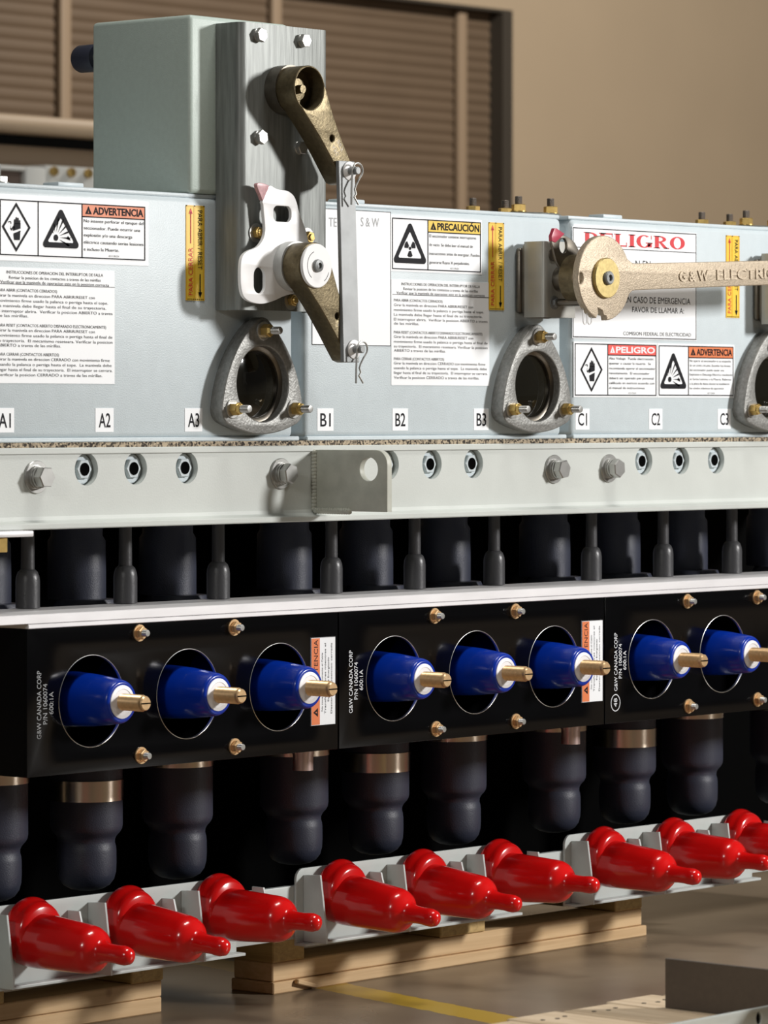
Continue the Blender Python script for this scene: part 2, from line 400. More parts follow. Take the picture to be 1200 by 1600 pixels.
def explosion(b, x0, x1, z0, z1, y):
    big_triangle(b, x0, x1, z0, z1, y)
    w = x1-x0; h = z1-z0; ox = x0+w*0.36; oz = z0+h*0.25
    flat(b, circ(ox, oz, w*0.065, 14), y)
    for k, (a, l, wd) in enumerate(((-20, .42, 7), (2, .42, 6), (22, .40, 6), (42, .40, 5), (62, .45, 5), (82, .42, 5), (104, .30, 6), (130, .17, 8))):
        r0, r1 = w*0.10, w*l
        A = [(r0, a), (r1*0.9, a-wd*0.9), (r1, a), (r1*0.82, a+wd*0.2)]
        flat(b, [(ox+r*math.cos(math.radians(q)), oz+r*math.sin(math.radians(q))*1.0) for r, q in A], y)
    flat(b, [(ox+w*.30, oz-h*.02), (ox+w*.42, oz-h*.06), (ox+w*.34, oz+h*.06)], y)
    flat(b, [(ox+w*.02, oz+h*.30), (ox+w*.07, oz+h*.36), (ox+w*.05, oz+h*.44)], y)
def hand(b, cx, cz, h, y):
    """diamond with a hand touched by a spark"""
    w = h*0.40
    ringflat(b, [(cx-w, cz), (cx, cz-h/2), (cx+w, cz), (cx, cz+h/2)], [(cx-w*.85, cz), (cx, cz-h*.425), (cx+w*.85, cz), (cx, cz+h*.425)], y)
    s = h*1.3
    flat(b, [(cx-.045*s, cz-.20*s), (cx+.075*s, cz-.20*s), (cx+.09*s, cz-.05*s), (cx-.06*s, cz-.10*s)], y)
    flat(b, [(cx-.07*s, cz-.06*s), (cx+.09*s, cz-.02*s), (cx+.09*s, cz+.06*s), (cx-.05*s, cz+.06*s)], y)
    for k, (l) in enumerate((.11, .145, .135, .10)):
        x = cx-.048*s+k*.036*s
        flat(b, [(x, cz+.05*s), (x+.028*s, cz+.05*s), (x+.028*s, cz+l*s), (x+.014*s, cz+(l+.018)*s), (x, cz+l*s)], y)
    flat(b, [(cx-.05*s, cz+.03*s), (cx-.10*s, cz-.02*s), (cx-.085*s, cz-.04*s), (cx-.03*s, cz-.02*s)], y)
    pts = [(-.21, .075), (-.15, .085), (-.13, .05), (-.145, .02), (-.15, -.02), (-.11, -.05)]
    up = [(cx+p[0]*s*.8, cz+(p[1]+.009)*s) for p in pts]; dn = [(cx+p[0]*s*.8-.008*s, cz+(p[1]-.009)*s) for p in pts]
    for k in range(len(pts)-1): flat(b, [up[k], up[k+1], dn[k+1], dn[k]], y)
def radiation(b, x0, x1, z0, z1, y):
    big_triangle(b, x0, x1, z0, z1, y)
    cx = (x0+x1)/2; cz = z0+(z1-z0)*.36; w = x1-x0
    flat(b, circ(cx, cz, w*.035, 12), y)
    for a in (30, 150, 270):
        A = [(w*.06, a-28), (w*.17, a-28), (w*.18, a-10), (w*.18, a+10), (w*.17, a+28), (w*.06, a+28)]
        flat(b, [(cx+r*math.cos(math.radians(q)), cz+r*math.sin(math.radians(q))) for r, q in A], y)
Y1, Y2_ = -0.0006, -0.0008
def header(lab, x0, x1, z0, z1, m, word, ink='ink_black', pad=0.004):
    b = N(); rect(b, x0, x1, z0, z1, Y1); h = obj('header_band', b, m, lab, 0)
    H = z1-z0
    def f(b):
        warn_triangle(b, x0+pad+H*.36, z0+H*.2, H*.62, Y2_)
        text(b, word, x0+pad+H*.85, z0+H*.22, Y2_, H*.56, width=x1-x0-2*pad-H*.75, bold=0.03)
    lettering(lab, f, ink, 'header_lettering')
def three_part(root, x0, x1, z0, z1, xd, zh, m, word, lines, pic, ink='ink_black', xpre=None, cap=0.0032, label=None, inset=0.0035, lw=0.0011):
    lab = label_plate(root, 'warning_label', x0, x1, z0, z1, label=label)
    xi0, xi1, zi0, zi1 = x0+inset, x1-inset, z0+inset, z1-inset
    header(lab, xd, xi1, zh, zi1, m, word, ink)
    n = len(lines); top = zh-0.0022-cap; bot = zi0+0.0075; zs = [top-(top-bot)*k/(n-1) for k in range(n)]
    def f(b):
        frame(b, xi0, xi1, zi0, zi1, lw, Y2_); rect(b, xd-lw/2, xd+lw/2, zi0, zi1, Y2_); rect(b, xd, xi1, zh-lw/2, zh+lw/2, Y2_)
        if xpre: rect(b, xpre-lw/2, xpre+lw/2, zi0, zi1, Y2_)
        para(b, lines, xd+0.0022, xi1-xd-0.0044, zs, Y2_, cap)
        text(b, '4217-178-GW', (xd+xi1)/2, zi0+0.0022, Y2_, 0.0018, align='C')
    lettering(lab, f)
    lettering(lab, pic, 'ink_black', 'pictogram')
    return lab
INSTR = [(0.02, 1, 'INSTRUCCIONES DE OPERACION DEL INTERRUPTOR DE FALLA'), (0.065, 1, 'Revisar la posicion de los contactos a traves de las mirillas'),
 (0.105, 1, 'Verificar que la manivela de operacion este en la posicion correcta'),
 (0.175, 0, 'PARA ABRIR (CONTACTOS CERRADOS)'), (0.22, 0, 'Girar la manivela en direccion PARA ABRIR/RESET con'), (0.265, 0, 'movimiento firme usado la palanca o pertiga hasta el tope.'),
 (0.31, 0, 'La manivela debe llegar hasta el final de su trayectoria.'), (0.355, 0, 'El interruptor abrira.  Verificar la posicion ABIERTO a traves'), (0.395, 0, 'de las mirillas.'),
 (0.478, 0, 'PARA RESET (CONTACTOS ABIERTO DISPARADO ELECTRONICAMENTE)'), (0.52, 0, 'Girar la manivela en direccion PARA ABRIR/RESET con'), (0.565, 0, 'movimiento firme usado la palanca o pertiga hasta el final de'),
 (0.61, 0, 'su trayectoria.  El mecanismo reseteara. Verificar la posicion'), (0.65, 0, 'ABIERTO a traves de las mirillas.'),
 (0.728, 0, 'PARA CERRAR (CONTACTOS ABIERTOS)'), (0.77, 0, 'Girar la manivela en direccion CERRADO con movimiento firme'), (0.815, 0, 'usando la palanca o pertiga hasta el tope.  La manivela debe'),
 (0.86, 0, 'llegar hasta el final de su trayectoria.  El interruptor se cerrara.'), (0.905, 0, 'Verificar la posicion CERRADO a traves de las mirillas.')]
def instructions(root, x0, x1, z0, z1):
    lab = label_plate(root, 'instruction_label', x0, x1, z0, z1)
    W_, H_ = x1-x0, z1-z0
    def f(b):
        for fr, c, s in INSTR:
            z = z1-H_*fr-0.0038
            n = len(s); w = min(W_*0.955, W_*0.0158*n if s[-5:] != 'MENTE)' else W_*0.95)
            if c: w = W_*(0.80, 0.76, 0.90)[[0.02, 0.065, 0.105].index(fr)]; text(b, s, (x0+x1)/2, z, Y1, 0.0030, width=w, align='C')
            else: text(b, s, x0+W_*0.025, z, Y1, 0.0029, width=w)
        rect(b, x0+W_*.01, x1, z1-H_*0.147, z1-H_*0.142, Y1)
    lettering(lab, f, 'ink_grey' if False else 'ink_black')
def direction_label(root, x0, x1, z0, z1):
    lab = label_plate(root, 'direction_label', x0, x1, z0, z1, 'sticker_yellow')
    W_, H_ = x1-x0, z1-z0
    b = N(); rect(b, x0+W_*.42, x0+W_*.5, z0, z1, Y1); rect(b, x0+W_*.93, x1, z0, z1, Y1); rect(b, x0, x0+W_*.06, z0, z1, Y1); rect(b, x0, x1, z1-H_*.012, z1, Y1); obj('stripe', b, 'sticker_gold', lab, 0)
    def red(b):
        text(b, 'PARA CERRAR', x0+W_*.36, z0+H_*.055, Y2_, W_*.24, width=H_*.50, rot=90)
        rect(b, x0+W_*.23, x0+W_*.27, z0+H_*.60, z0+H_*.93, Y2_); flat(b, [(x0+W_*.15, z0+H_*.91), (x0+W_*.35, z0+H_*.91), (x0+W_*.25, z0+H_*.97)], Y2_)
    lettering(lab, red, 'ink_red', 'closing_arrow_lettering')
    def blk(b):
        text(b, 'PARA ABRIR / RESET', x0+W_*.64, z1-H_*.05, Y2_, W_*.24, width=H_*.62, rot=-90)
        rect(b, x0+W_*.73, x0+W_*.78, z0+H_*.07, z0+H_*.28, Y2_); flat(b, [(x0+W_*.65, z0+H_*.09), (x0+W_*.86, z0+H_*.09), (x0+W_*.755, z0+H_*.03)], Y2_)
        for k in range(9): rect(b, x0+W_*(.08+.1*k), x0+W_*(.13+.1*k), z0+H_*.008, z0+H_*.018, Y2_)
    lettering(lab, blk, 'ink_black', 'opening_arrow_lettering')
def number_tag(root, s, xc, w=0.025):
    lab = label_plate(root, 'number_tag', xc-w/2, xc+w/2, -0.0187, 0.0045)
    lettering(lab, lambda b: text(b, s, xc, -0.0140, Y1, 0.0143, width=0.0160, align='C', bold=0.008))
def lid_fitting(xc, yc, label):
    root = thing('lid_cover', (xc, yc, ZT+0.004), label, 'cover', 'round covers on the tank lids')
    b = N(); lathe(b, [(0, 0), (0.056, 0), (0.056, 0.002), (0.053, 0.0035), (0.045, 0.0040), (0, 0.0040)], (xc, yc, ZT+0.0041), (0, 0, 1), 40)
    obj('cover_disc', b, 'galvanized', root)
    r = 0.044
    for a in (49-90, 49+90, 49, 49+180):
        x = xc+r*math.cos(math.radians(a)); y = yc+r*math.sin(math.radians(a)); z0 = ZT+0.0081
        b = N(); hexa(b, (x, y, z0), (0, 0, 1), 0.0078, 0.0085, 0.3); lathe(b, [(0, 0), (0.009, 0), (0.009, 0.0012), (0, 0.0012)], (x, y, z0), (0, 0, 1), 20)
        n = obj('nut', b, 'brass', root)
        b = N(); thread(b, (x, y, z0+0.007), (0, 0, 1), 0.0042, 0.0105, 0.0013); obj('stud', b, 'plate_steel', n)
def tank(k, label):
    x0 = TX0+PIT*k; x1 = x0+TW
    t = thing('switch_tank', ((x0+x1)/2, 0.13, ZB), label, 'switchgear tank', None)
    b = N(); box(b, x0, x1, 0, 0.27, ZB+0.003, ZT, 0.006, 3)
    box(b, x0+0.002, x1+0.008, -0.0012, 0.27, ZB, ZB+0.0045, 0.001, 1); obj('tank_body', b, 'tank_paint', t)
    b = N(); box(b, x0-0.001, x1+0.001, 0.0035, 0.268, ZT-0.0005, ZT+0.004, 0.0015, 2); obj('lid', b, 'tank_paint', t)
    return t
TA = tank(-1, 'pale grey tank numbered A1 to A3, under the tall lever post')
TB = tank(0, 'pale grey tank numbered B1 to B3, with the yellow caution label')
TC = tank(1, 'pale grey tank numbered C1 to C3, with the large red PELIGRO sign')
for T, k, x in ((TA, -1, -0.3217), (TB, 0, 0.0920), (TC, 1, 0.5324)):
    b = N(); box(b, x-0.0175, x+0.0175, 0.010, 0.032, ZT+0.0035, ZT+0.0085, 0.0015); obj('lid_tab', b, 'tank_paint', T)
lid_fitting(0.438, 0.08, 'round metal cover with brass nuts on top, above the bronze handle disc')
lid_fitting(0.866, 0.08, 'round metal cover with brass nuts on top, near the right picture edge')
b = N(); lathe(b, [(0, 0), (0.010, 0), (0.010, 0.002), (0, 0.002)], (-0.399, 0.03, ZT+0.004), (0, 0, 1), 24); hexa(b, (-0.399, 0.03, ZT+0.006), (0, 0, 1), 0.0085, 0.006, 0.2); thread(b, (-0.403, 0.03, ZT+0.0115), (0, 0, 1), 0.005, 0.012, 0.0015)
obj('lid_bolt', b, 'bright_steel', TA)
# stickers of tank A
three_part(TA, -0.432, -0.2254, 0.1445, 0.2075, -0.3175, 0.1898, 'sticker_orange', 'ADVERTENCIA',
    ['No intente perforar el tanque del', 'seccionador. Puede ocurrir una', 'explosión y/o una descarga', 'eléctrica causando serias lesiones', 'e incluso la Muerte.'],
    lambda b: (hand(b, -0.4055, 0.1765, 0.0470, Y2_), explosion(b, -0.3700, -0.3224, 0.1585, 0.1973, Y2_)), xpre=-0.3765, inset=0.0050)
instructions(TA, -0.4345, -0.2727, 0.0281, 0.1382)
direction_label(TA, -0.1724, -0.1457, 0.1118, 0.2065)
for s, x in (('A1', -0.4205), ('A2', -0.2866), ('A3', -0.1614)): number_tag(TA, s, x)
# stickers of tank B
lab = label_plate(TB, 'maker_label', 0.0147, 0.1385, 0.0700, 0.2110)
lettering(lab, lambda b: text(b, 'TE', 0.0405, 0.1925, Y1, 0.0098, width=0.0125), 'ink_grey')
lettering(lab, lambda b: text(b, 'S & W', 0.0905, 0.1945, Y1, 0.0098, width=0.029), 'ink_grey')
b = N(); frame(b, 0.0147, 0.1385, 0.0700, 0.2110, 0.0006, Y1); obj('border', b, 'ink_black', lab, 0)
three_part(TB, 0.1383, 0.2885, 0.1490, 0.2075, 0.1985, 0.1920, 'sticker_yellow', 'PRECAUCIÓN',
    ['El seccionador contiene interruptores', 'de vacio. Se debe leer el manual de', 'instrucciones antes de energizar. Pueden', 'generarse Rayos X perjudiciales.'],
    lambda b: radiation(b, 0.1432, 0.1952, 0.1578, 0.2022, Y2_), inset=0.0022)
instructions(TB, 0.1393, 0.3010, 0.0291, 0.1406)
direction_label(TB, 0.2999, 0.3261, 0.1112, 0.2060)
for s, x in (('B1', 0.0355), ('B2', 0.1538), ('B3', 0.2875)): number_tag(TB, s, x)
# stickers of tank C
direction_label(TC, 0.7325, 0.7589, 0.1104, 0.2060)
for s, x in (('C1', 0.4637), ('C2', 0.5980), ('C3', 0.7290)): number_tag(TC, s, x)
lab = label_plate(TC, 'danger_sign', 0.4455, 0.6754, 0.0828, 0.2065)
def serif(b, word, x0, x1, z0, z1, y):
    """heavy roman capitals drawn as stems, serifs, hairlines and bowls"""
    H = z1-z0; n = len(word); adv = {'P': 1.0, 'E': 1.0, 'L': 0.95, 'I': .55, 'G': 1.15, 'R': 1.12, 'O': 1.15}
    tot = sum(adv[c] for c in word); u = (x1-x0)/tot; x = x0
    st, hl = u*.27, H*.11
    def R(a, c, d, e): rect(b, x+a, x+c, z0+d, z0+e, y)
    def arc(cx, cz, rx, rz, a0, a1, tx, tz, n=14):
        P = []
        for k in range(n+1):
            a = math.radians(a0+(a1-a0)*k/n); P.append(((x+cx+rx*math.cos(a), z0+cz+rz*math.sin(a)), (x+cx+(rx-tx)*math.cos(a), z0+cz+(rz-tz)*math.sin(a))))
        for A, B in zip(P, P[1:]): flat(b, [A[0], B[0], B[1], A[1]], y)
    for c in word:
        w = adv[c]*u*.90
        if c in 'PELIR':
            s0 = u*.10 if c != 'I' else (w-st)/2
            R(s0, s0+st, 0, H); R(s0-u*.09, s0+st+u*.09, 0, hl*.7); R(s0-u*.09, s0+st+u*.09, H-hl*.7, H)
        if c == 'P': arc(s0+st, H*.72, w-s0-st, H*.28, 90, -90, st*.85, hl*.8)
        if c == 'R':
            arc(s0+st, H*.74, w*.86-s0-st, H*.26, 90, -90, st*.85, hl*.8)
            flat(b, [(x+s0+st, z0+H*.5), (x+s0+st+u*.2, z0+H*.5), (x+w, z0), (x+w-st*1.1, z0)], y); R(w-st, w+u*.06, 0, hl*.7)
        if c == 'E':
            R(s0, w, 0, hl); R(s0, w, H-hl, H); R(s0, w*.75, H*.46, H*.46+hl); R(w-hl*.8, w, 0, H*.3); R(w-hl*.8, w, H*.7, H); R(w*.75-hl*.7, w*.75, H*.36, H*.66)
        if c == 'L': R(s0, w, 0, hl); R(w-hl*.8, w, 0, H*.34)
        if c == 'O': arc(w/2, H/2, w/2, H*.51, 0, 360, st, hl*.7, 28)
        if c == 'G':
            arc(w/2, H/2, w/2, H*.51, 50, 335, st, hl*.7, 24); R(w-st, w, H*.05, H*.42); R(w-st-u*.14, w+u*.06, H*.42-hl*.7, H*.42); R(w-hl, w-hl*.2, H*.68, H)
        x += adv[c]*u
lettering(lab, lambda b: serif(b, 'PELIGRO', 0.4655, 0.6560, 0.1868, 0.2010, Y1), 'ink_red', 'red_lettering')
def dz(b):
    frame(b, 0.4464, 0.6746, 0.0838, 0.2056, 0.0010, Y1); rect(b, 0.4464, 0.6746, 0.1834, 0.1842, Y1)
    text(b, 'N EN', 0.5600, 0.1640, Y1, 0.0085, width=0.028)
    text(b, 'EN CASO DE EMERGENCIA', 0.6632, 0.1243, Y1, 0.0072, width=0.1230, align='R')
    text(b, 'FAVOR DE LLAMAR A:', 0.6509, 0.1136, Y1, 0.0064, width=0.0970, align='R')
    text(b, 'COMISION FEDERAL DE ELECTRICIDAD', 0.6644, 0.0874, Y1, 0.0042, width=0.1270, align='R')
lettering(lab, dz)
three_part(TC, 0.4480, 0.6005, 0.0174, 0.0790, 0.5091, 0.0647, 'sticker_red', 'PELIGRO',
    ['Alto Voltaje.  Puede electrocutar,', 'quemar o causar la muerte.  Se', 'recomienda operar el seccionador', 'remotamente.  El seccionador', 'deberá ser operado por personal', 'calificado en estricto acuerdo con', 'el manual de instrucciones.'],
    lambda b: hand(b, 0.4795, 0.0482, 0.0500, Y2_), 'ink_white', inset=0.0018, cap=0.0028)
three_part(TC, 0.6013, 0.7488, 0.0174, 0.0790, 0.6595, 0.0633, 'sticker_orange', 'ADVERTENCIA',
    ['No operar el seccionador si se sospecha', 'de un corto circuito. Exceder los limites', 'del seccionador puede causar una', 'Explosión o Descarga Eléctrica resultando', 'en Serias Lesiones o la Muerte. Refierase', 'a la placa de datos donde se establecen', 'los niveles máximos de operación.'],
    lambda b: explosion(b, 0.6065, 0.6550, 0.0275, 0.0700, Y2_), inset=0.0022, cap=0.0026)

# ------------------------------------------------------------------ gasket and support beam
b = N(); box(b, -0.47, 1.12, -0.0006, 0.27, -0.0335, ZB); tag(obj('gasket', b, 'cork', None, 0), 'speckled brown cork strip between the grey tanks and the beam', 'gasket')
beam = thing('support_beam', (0.3, 0.05, -0.111), 'long pale grey steel beam bolted under the three tanks', 'beam')
b = N(); box(b, -0.47, 1.12, -0.0115, 0.27, -0.0398, -0.0335, 0.0008, 1); obj('top_flange', b, 'frame_paint', beam)
holes = [(-0.321, 0), (-0.2533, 0), (-0.1811, 0), (0.1245, 0), (0.1941, 0), (0.263, 0), (0.5631, 0), (0.6327, 0), (0.7002, 0)]
b = N(); plate(b, [[(-0.47, -0.105), (1.12, -0.105), (1.12, -0.0400), (-0.47, -0.0400)]]+[circ(x, -0.0545, 0.0158) for x, _ in holes], 0.010, 0.010)
obj('web_plate', b, 'frame_paint', beam)
b = N(); t = bmesh.new()
pr = [(0.0, -0.098), (-0.0101, -0.099), (-0.0115, -0.1025), (-0.0155, -0.1045), (-0.0205, -0.105), (-0.0215, -0.106), (-0.0215, -0.1100), (-0.0205, -0.111), (0.20, -0.111), (0.20, -0.105), (0.0, -0.105)]
A = [t.verts.new((-0.47, p[0], p[1])) for p in pr]; B = [t.verts.new((1.12, p[0], p[1])) for p in pr]; n = len(pr)
for i in range(n): t.faces.new([A[i], A[(i+1) % n], B[(i+1) % n], B[i]])
t.faces.new(A[::-1]); t.faces.new(B); bmesh.ops.recalc_face_normals(t, faces=t.faces[:]); add_mesh(b, t)
obj('bottom_flange', b, 'frame_paint', beam)
b = N(); box(b, -0.47, 1.12, 0.012, 0.02, -0.105, -0.0398); obj('rear_web', b, 'frame_paint', beam)
for x, _ in holes:
    b = N(); lathe(b, [(0, 0), (0.0149, 0), (0.0149, 0.0065), (0.0138, 0.0075), (0, 0.0075)], (x, 0.0040, -0.0545), FRONT, 32); hexa(b, (x, -0.0030, -0.0545), FRONT, 0.0104, 0.0045, PI/6)
    nn = obj('recessed_nut', b, 'tank_paint', beam)
    b = N(); lathe(b, [(0, 0.0002), (0.0056, 0.0002), (0.0064, 0.0004)], (x, -0.0075, -0.0545), FRONT, 20); obj('bore', b, 'void_black', nn)
def bolt_head(par, o, rw, r, hh, name='bolt', m='bright_steel', stack=True, rot=0.3):
    x, y, z = o
    b = N(); lathe(b, [(0, 0), (rw, 0), (rw, 0.0016), (rw-0.0006, 0.0022), (0, 0.0022)], o, FRONT, 32)
    y2 = y-0.0022
    if stack:
        lathe(b, [(0, 0), (r*1.08, 0), (r*1.08, 0.003), (0, 0.003)], (x, y2, z), FRONT, 24); y2 -= 0.003
        lathe(b, [(0, 0), (r*0.98, 0), (r*1.0, 0.0008), (r*.98, 0.0022), (0, 0.0022)], (x, y2, z), FRONT, 24); y2 -= 0.0022
    hexa(b, (x, y2, z), FRONT, r, hh, rot)
    return obj(name, b, m, par)
for (x, z), rot in zip(((-0.3888, -0.0612), (-0.0440, -0.0618), (0.4003, -0.0618), (0.4985, -0.0618)), (0.5, 0.2, 0.7, 0.1)):
    bolt_head(beam, (x, -0.0100, z), 0.0158, 0.0106, 0.009, rot=rot)
b = N()
lug = [(0.0101, -0.1005), (0.1099, -0.1002), (0.1099, -0.054)] + [(0.0949+0.015*math.cos(math.radians(a)), -0.0525+0.015*math.sin(math.radians(a))) for a in range(0, 91, 15)] + [(0.0101, -0.0378)]
lug[2] = (0.1099, -0.0545)
plate(b, [lug, circ(0.0850, -0.0572, 0.0121)], -0.0065, 0.0075, 0.0007, MX); L_ = obj('lifting_lug', b, 'lug_paint', beam)
b = N()
for k in range(17):
    z = -0.0405-0.0036*k; lathe(b, [(0, -0.0035), (0.003, -0.0015), (0.0035, 0), (0.003, 0.0015), (0, 0.0035)], (0.0058, -0.0112, z), (0, 0, 1), 8)
for k in range(15):
    y = -0.014-0.0032*k; lathe(b, [(0, -0.0045), (0.003, -0.0015), (0.0035, 0.001), (0.002, 0.002), (0, 0.0035)], (0.0060, y, -0.1002), (0.15, -1, 0.5), 8)
obj('weld_bead', b, 'lug_paint', L_)
cl = N(); box(cl, -0.47, -0.4165, -0.036, 0.03, -0.1168, -0.1112, 0.001); c_ = obj('clamp_plate', cl, 'aluminium', beam)
b = N(); hexa(b, (-0.4515, -0.024, -0.1308), (0, 0, 1), 0.0095, 0.0139, 0.1); obj('clamp_nut', b, 'brass', c_)

# ------------------------------------------------------------------ mounting bar and bushing housings
bar = thing('mounting_bar', (0.3, 0, -0.2025), 'long white aluminium bar along the tops of the black housings', 'bar')
b = N(); box(b, -0.52, 1.12, -0.052, 0.046, -0.1980, -0.1891, 0.0006, 1); obj('upper_bar', b, 'aluminium', bar)
b = N(); box(b, -0.4392, 1.12, -0.0520, 0.046, -0.2026, -0.1983, 0.0006, 1); obj('lower_bar', b, 'aluminium', bar)
XS = [-0.3535, -0.2212, -0.0890]
HLAB = ['black housing at the left end, below tank A, with faint grey stamp', 'black housing in the middle, with white stamp and no circle', 'black housing at the right, stamped with a white 48 in a circle']
nutpos = [(-0.2895, -0.2122), (-0.1560, -0.2122), (-0.2870, -0.3305), (-0.1550, -0.3300)]
for k in range(3):
    dx = PIT*k; x0 = -0.4392+dx; x1 = x0+0.4380
    h = thing('bushing_housing', ((x0+x1)/2, 0, -0.342), HLAB[k], 'housing')
    b = N(); plate(b, [[(x0, -0.342), (x1, -0.342), (x1, -0.2028), (x0, -0.2028)]]+[circ(x+dx, -0.2745, 0.0440, 56) for x in XS], 0.050, 0.003, 0.0003)
    box(b, x0, x0+0.003, -0.047, 0.048, -0.342, -0.2028); box(b, x1-0.003, x1, -0.047, 0.048, -0.342, -0.2028)
    box(b, x0+0.003, x1-0.003, -0.047, 0.048, -0.2058, -0.2028); box(b, x0+0.003, x1-0.003, -0.047, 0.048, -0.342, -0.339); box(b, x0+0.003, x1-0.003, 0.045, 0.048, -0.339, -0.2058)
    obj('shell', b, 'black_gloss', h)
    for x in XS:
        b = N(); lathe(b, [(0.0440, 0), (0.0442, 0.0031), (0.0438, 0.0033), (0.0434, 0.003), (0.0434, 0.0), (0.0440, 0)], (x+dx, -0.047, -0.2745), FRONT, 56); obj('hole_rim', b, 'rim_metal', h, 60)
    for x, z in nutpos:
        b = N(); lathe(b, [(0, 0), (0.0082, 0), (0.0082, 0.0014), (0, 0.0014)], (x+dx, -0.050, z), FRONT, 24); hexa(b, (x+dx, -0.0514, z), FRONT, 0.0062, 0.005, 0.4+x)
        n_ = obj('nut', b, 'copper', h)
        b = N(); thread(b, (x+dx, -0.056, z), FRONT, 0.0034, 0.006, 0.0011); obj('stud', b, 'bright_steel', n_)
    sx0 = (0.0075 if k == 0 else 0.0)
    if k < 2:
        lx0, lx1 = (-0.0427, -0.0050) if k == 0 else (0.3985, 0.4362)
        lz0, lz1 = -0.3165, -0.2270
        lab = label_plate(h, 'warning_label', lx0, lx1, lz0, lz1, 'sticker_white', -0.0501)
        b = N(); rect(b, lx0+0.001, lx0+0.0135, lz0+0.001, lz1-0.001, -0.0507); obj('header_band', b, 'sticker_orange', lab, 0)
        def f(b):
            warn_triangle(b, lx0+0.0075, lz0+0.010, 0.009, -0.0508) if False else None
            text(b, '⚠' if False else 'ADVERTENCIA', lx0+0.0105, lz0+0.025, -0.0508, 0.0062, width=0.062, rot=90)
            ringflat(b, [(lx0+0.0105, lz0+0.009), (lx0+0.0105, lz0+0.018), (lx0+0.0035, lz0+0.0135)], [(lx0+0.0092, lz0+0.0125), (lx0+0.0092, lz0+0.0145), (lx0+0.006, lz0+0.0135)], -0.0508)
            for i, (s, a, w) in enumerate((('No conecte ni desconecte el Cable', .15, .66), ('Transformadores mientras el', .12, .8), ('Equipo este Energizado', .25, .5), ('Descarga en posicion cerrada', .12, .8))):
                text(b, s, lx0+0.0182+0.0047*i, lz0+0.0955*a, -0.0507, 0.0024, width=0.0895*w, rot=90)
            frame(b, lx0, lx1, lz0, lz1, 0.0005, -0.0507)
        lettering(lab, f)
    sx = -0.4272+dx if k == 0 else 0.0150 if k == 1 else 0.4560
    b = N(); yy = -0.0504
    text(b, 'G&W CANADA CORP', sx+0.0062, -0.3065, yy, 0.0058, width=0.064, rot=90)
    text(b, 'P/N 1060074', sx+0.0142, -0.2930, yy, 0.0058, width=0.038, rot=90)
    text(b, '600:1A', sx+0.0222, -0.2840, yy, 0.0058, width=0.021, rot=90)
    if k == 2:
        ringflat(b, circ(sx+0.003, -0.3195, 0.0085, 30, 0.0095), circ(sx+0.003, -0.3195, 0.0076, 30, 0.0086), yy)
        text(b, '48', sx+0.0058, -0.3240, yy, 0.0060, width=0.0095, rot=90)
    obj('stamped_lettering', b, 'ink_grey' if k == 0 else 'ink_white', h, 0)

# ------------------------------------------------------------------ blue bushings
def bushing():
    t = thing('bushing', (0, -0.05, -0.2735), '', 'bushing', 'blue bushings in the black housings'); Z = -0.2735
    b = N(); lathe(b, [(0, -0.044), (0.0360, -0.044), (0.0345, -0.030), (0.0275, -0.012), (0.0272, -0.008), (0.0262, 0.030), (0.0248, 0.055), (0.0213, 0.0855), (0.0205, 0.0885), (0.0192, 0.0902), (0.0176, 0.0908), (0.0160, 0.0904), (0, 0.0902)], (0, 0, Z), FRONT, 48)
    obj('body', b, 'blue_epoxy', t)
    b = N(); lathe(b, [(0.0161, 0.0900), (0.0158, 0.0912), (0.0125, 0.0916), (0.0120, 0.0912), (0.0085, 0.0914), (0, 0.0914)], (0, 0, Z), FRONT, 40); obj('contact_face', b, 'aluminium', t)
    b = N(); thread(b, (0, -0.0910, Z), FRONT, 0.0080, 0.0275, 0.00165, 28, 0); lathe(b, [(0.0070, 0), (0.0070, 0.0030), (0.0060, 0.0042), (0, 0.0042)], (0, -0.1180, Z), FRONT, 28, 0)
    box(b, -0.0062, 0.0062, -0.1224, -0.1192, Z-0.0006, Z+0.0006, mx=None)
    t2 = b; 
    o = obj('stud', b, ['copper', 'void_black'], t)
    n = len(o.data.polygons)
    for p in o.data.polygons[n-6:]: p.material_index = 1
    return t
bus0 = bushing(); order = ['first', 'second', 'third']; sec = ['left', 'middle', 'right']
bl = {(0, 0): 'blue bushing nearest the left end of the black housings', (0, 1): 'blue bushing second from the left end of the black housings', (0, 2): 'blue bushing in front of the orange and white label on the left housing',
      (1, 0): 'blue bushing just right of the white stamp on the middle housing', (1, 1): 'blue bushing in the centre of the middle housing', (1, 2): 'blue bushing in front of the orange and white label on the middle housing',
      (2, 0): 'blue bushing beside the white 48 circle on the right housing', (2, 1): 'blue bushing in the right housing, cut by the right picture edge'}
for i, ((k, j), s) in enumerate(bl.items()):
    o = bus0 if i == 0 else dup(bus0, (0, 0, 0))
    o.location = (XS[j]+PIT*k, -0.05, -0.2735); o['label'] = s

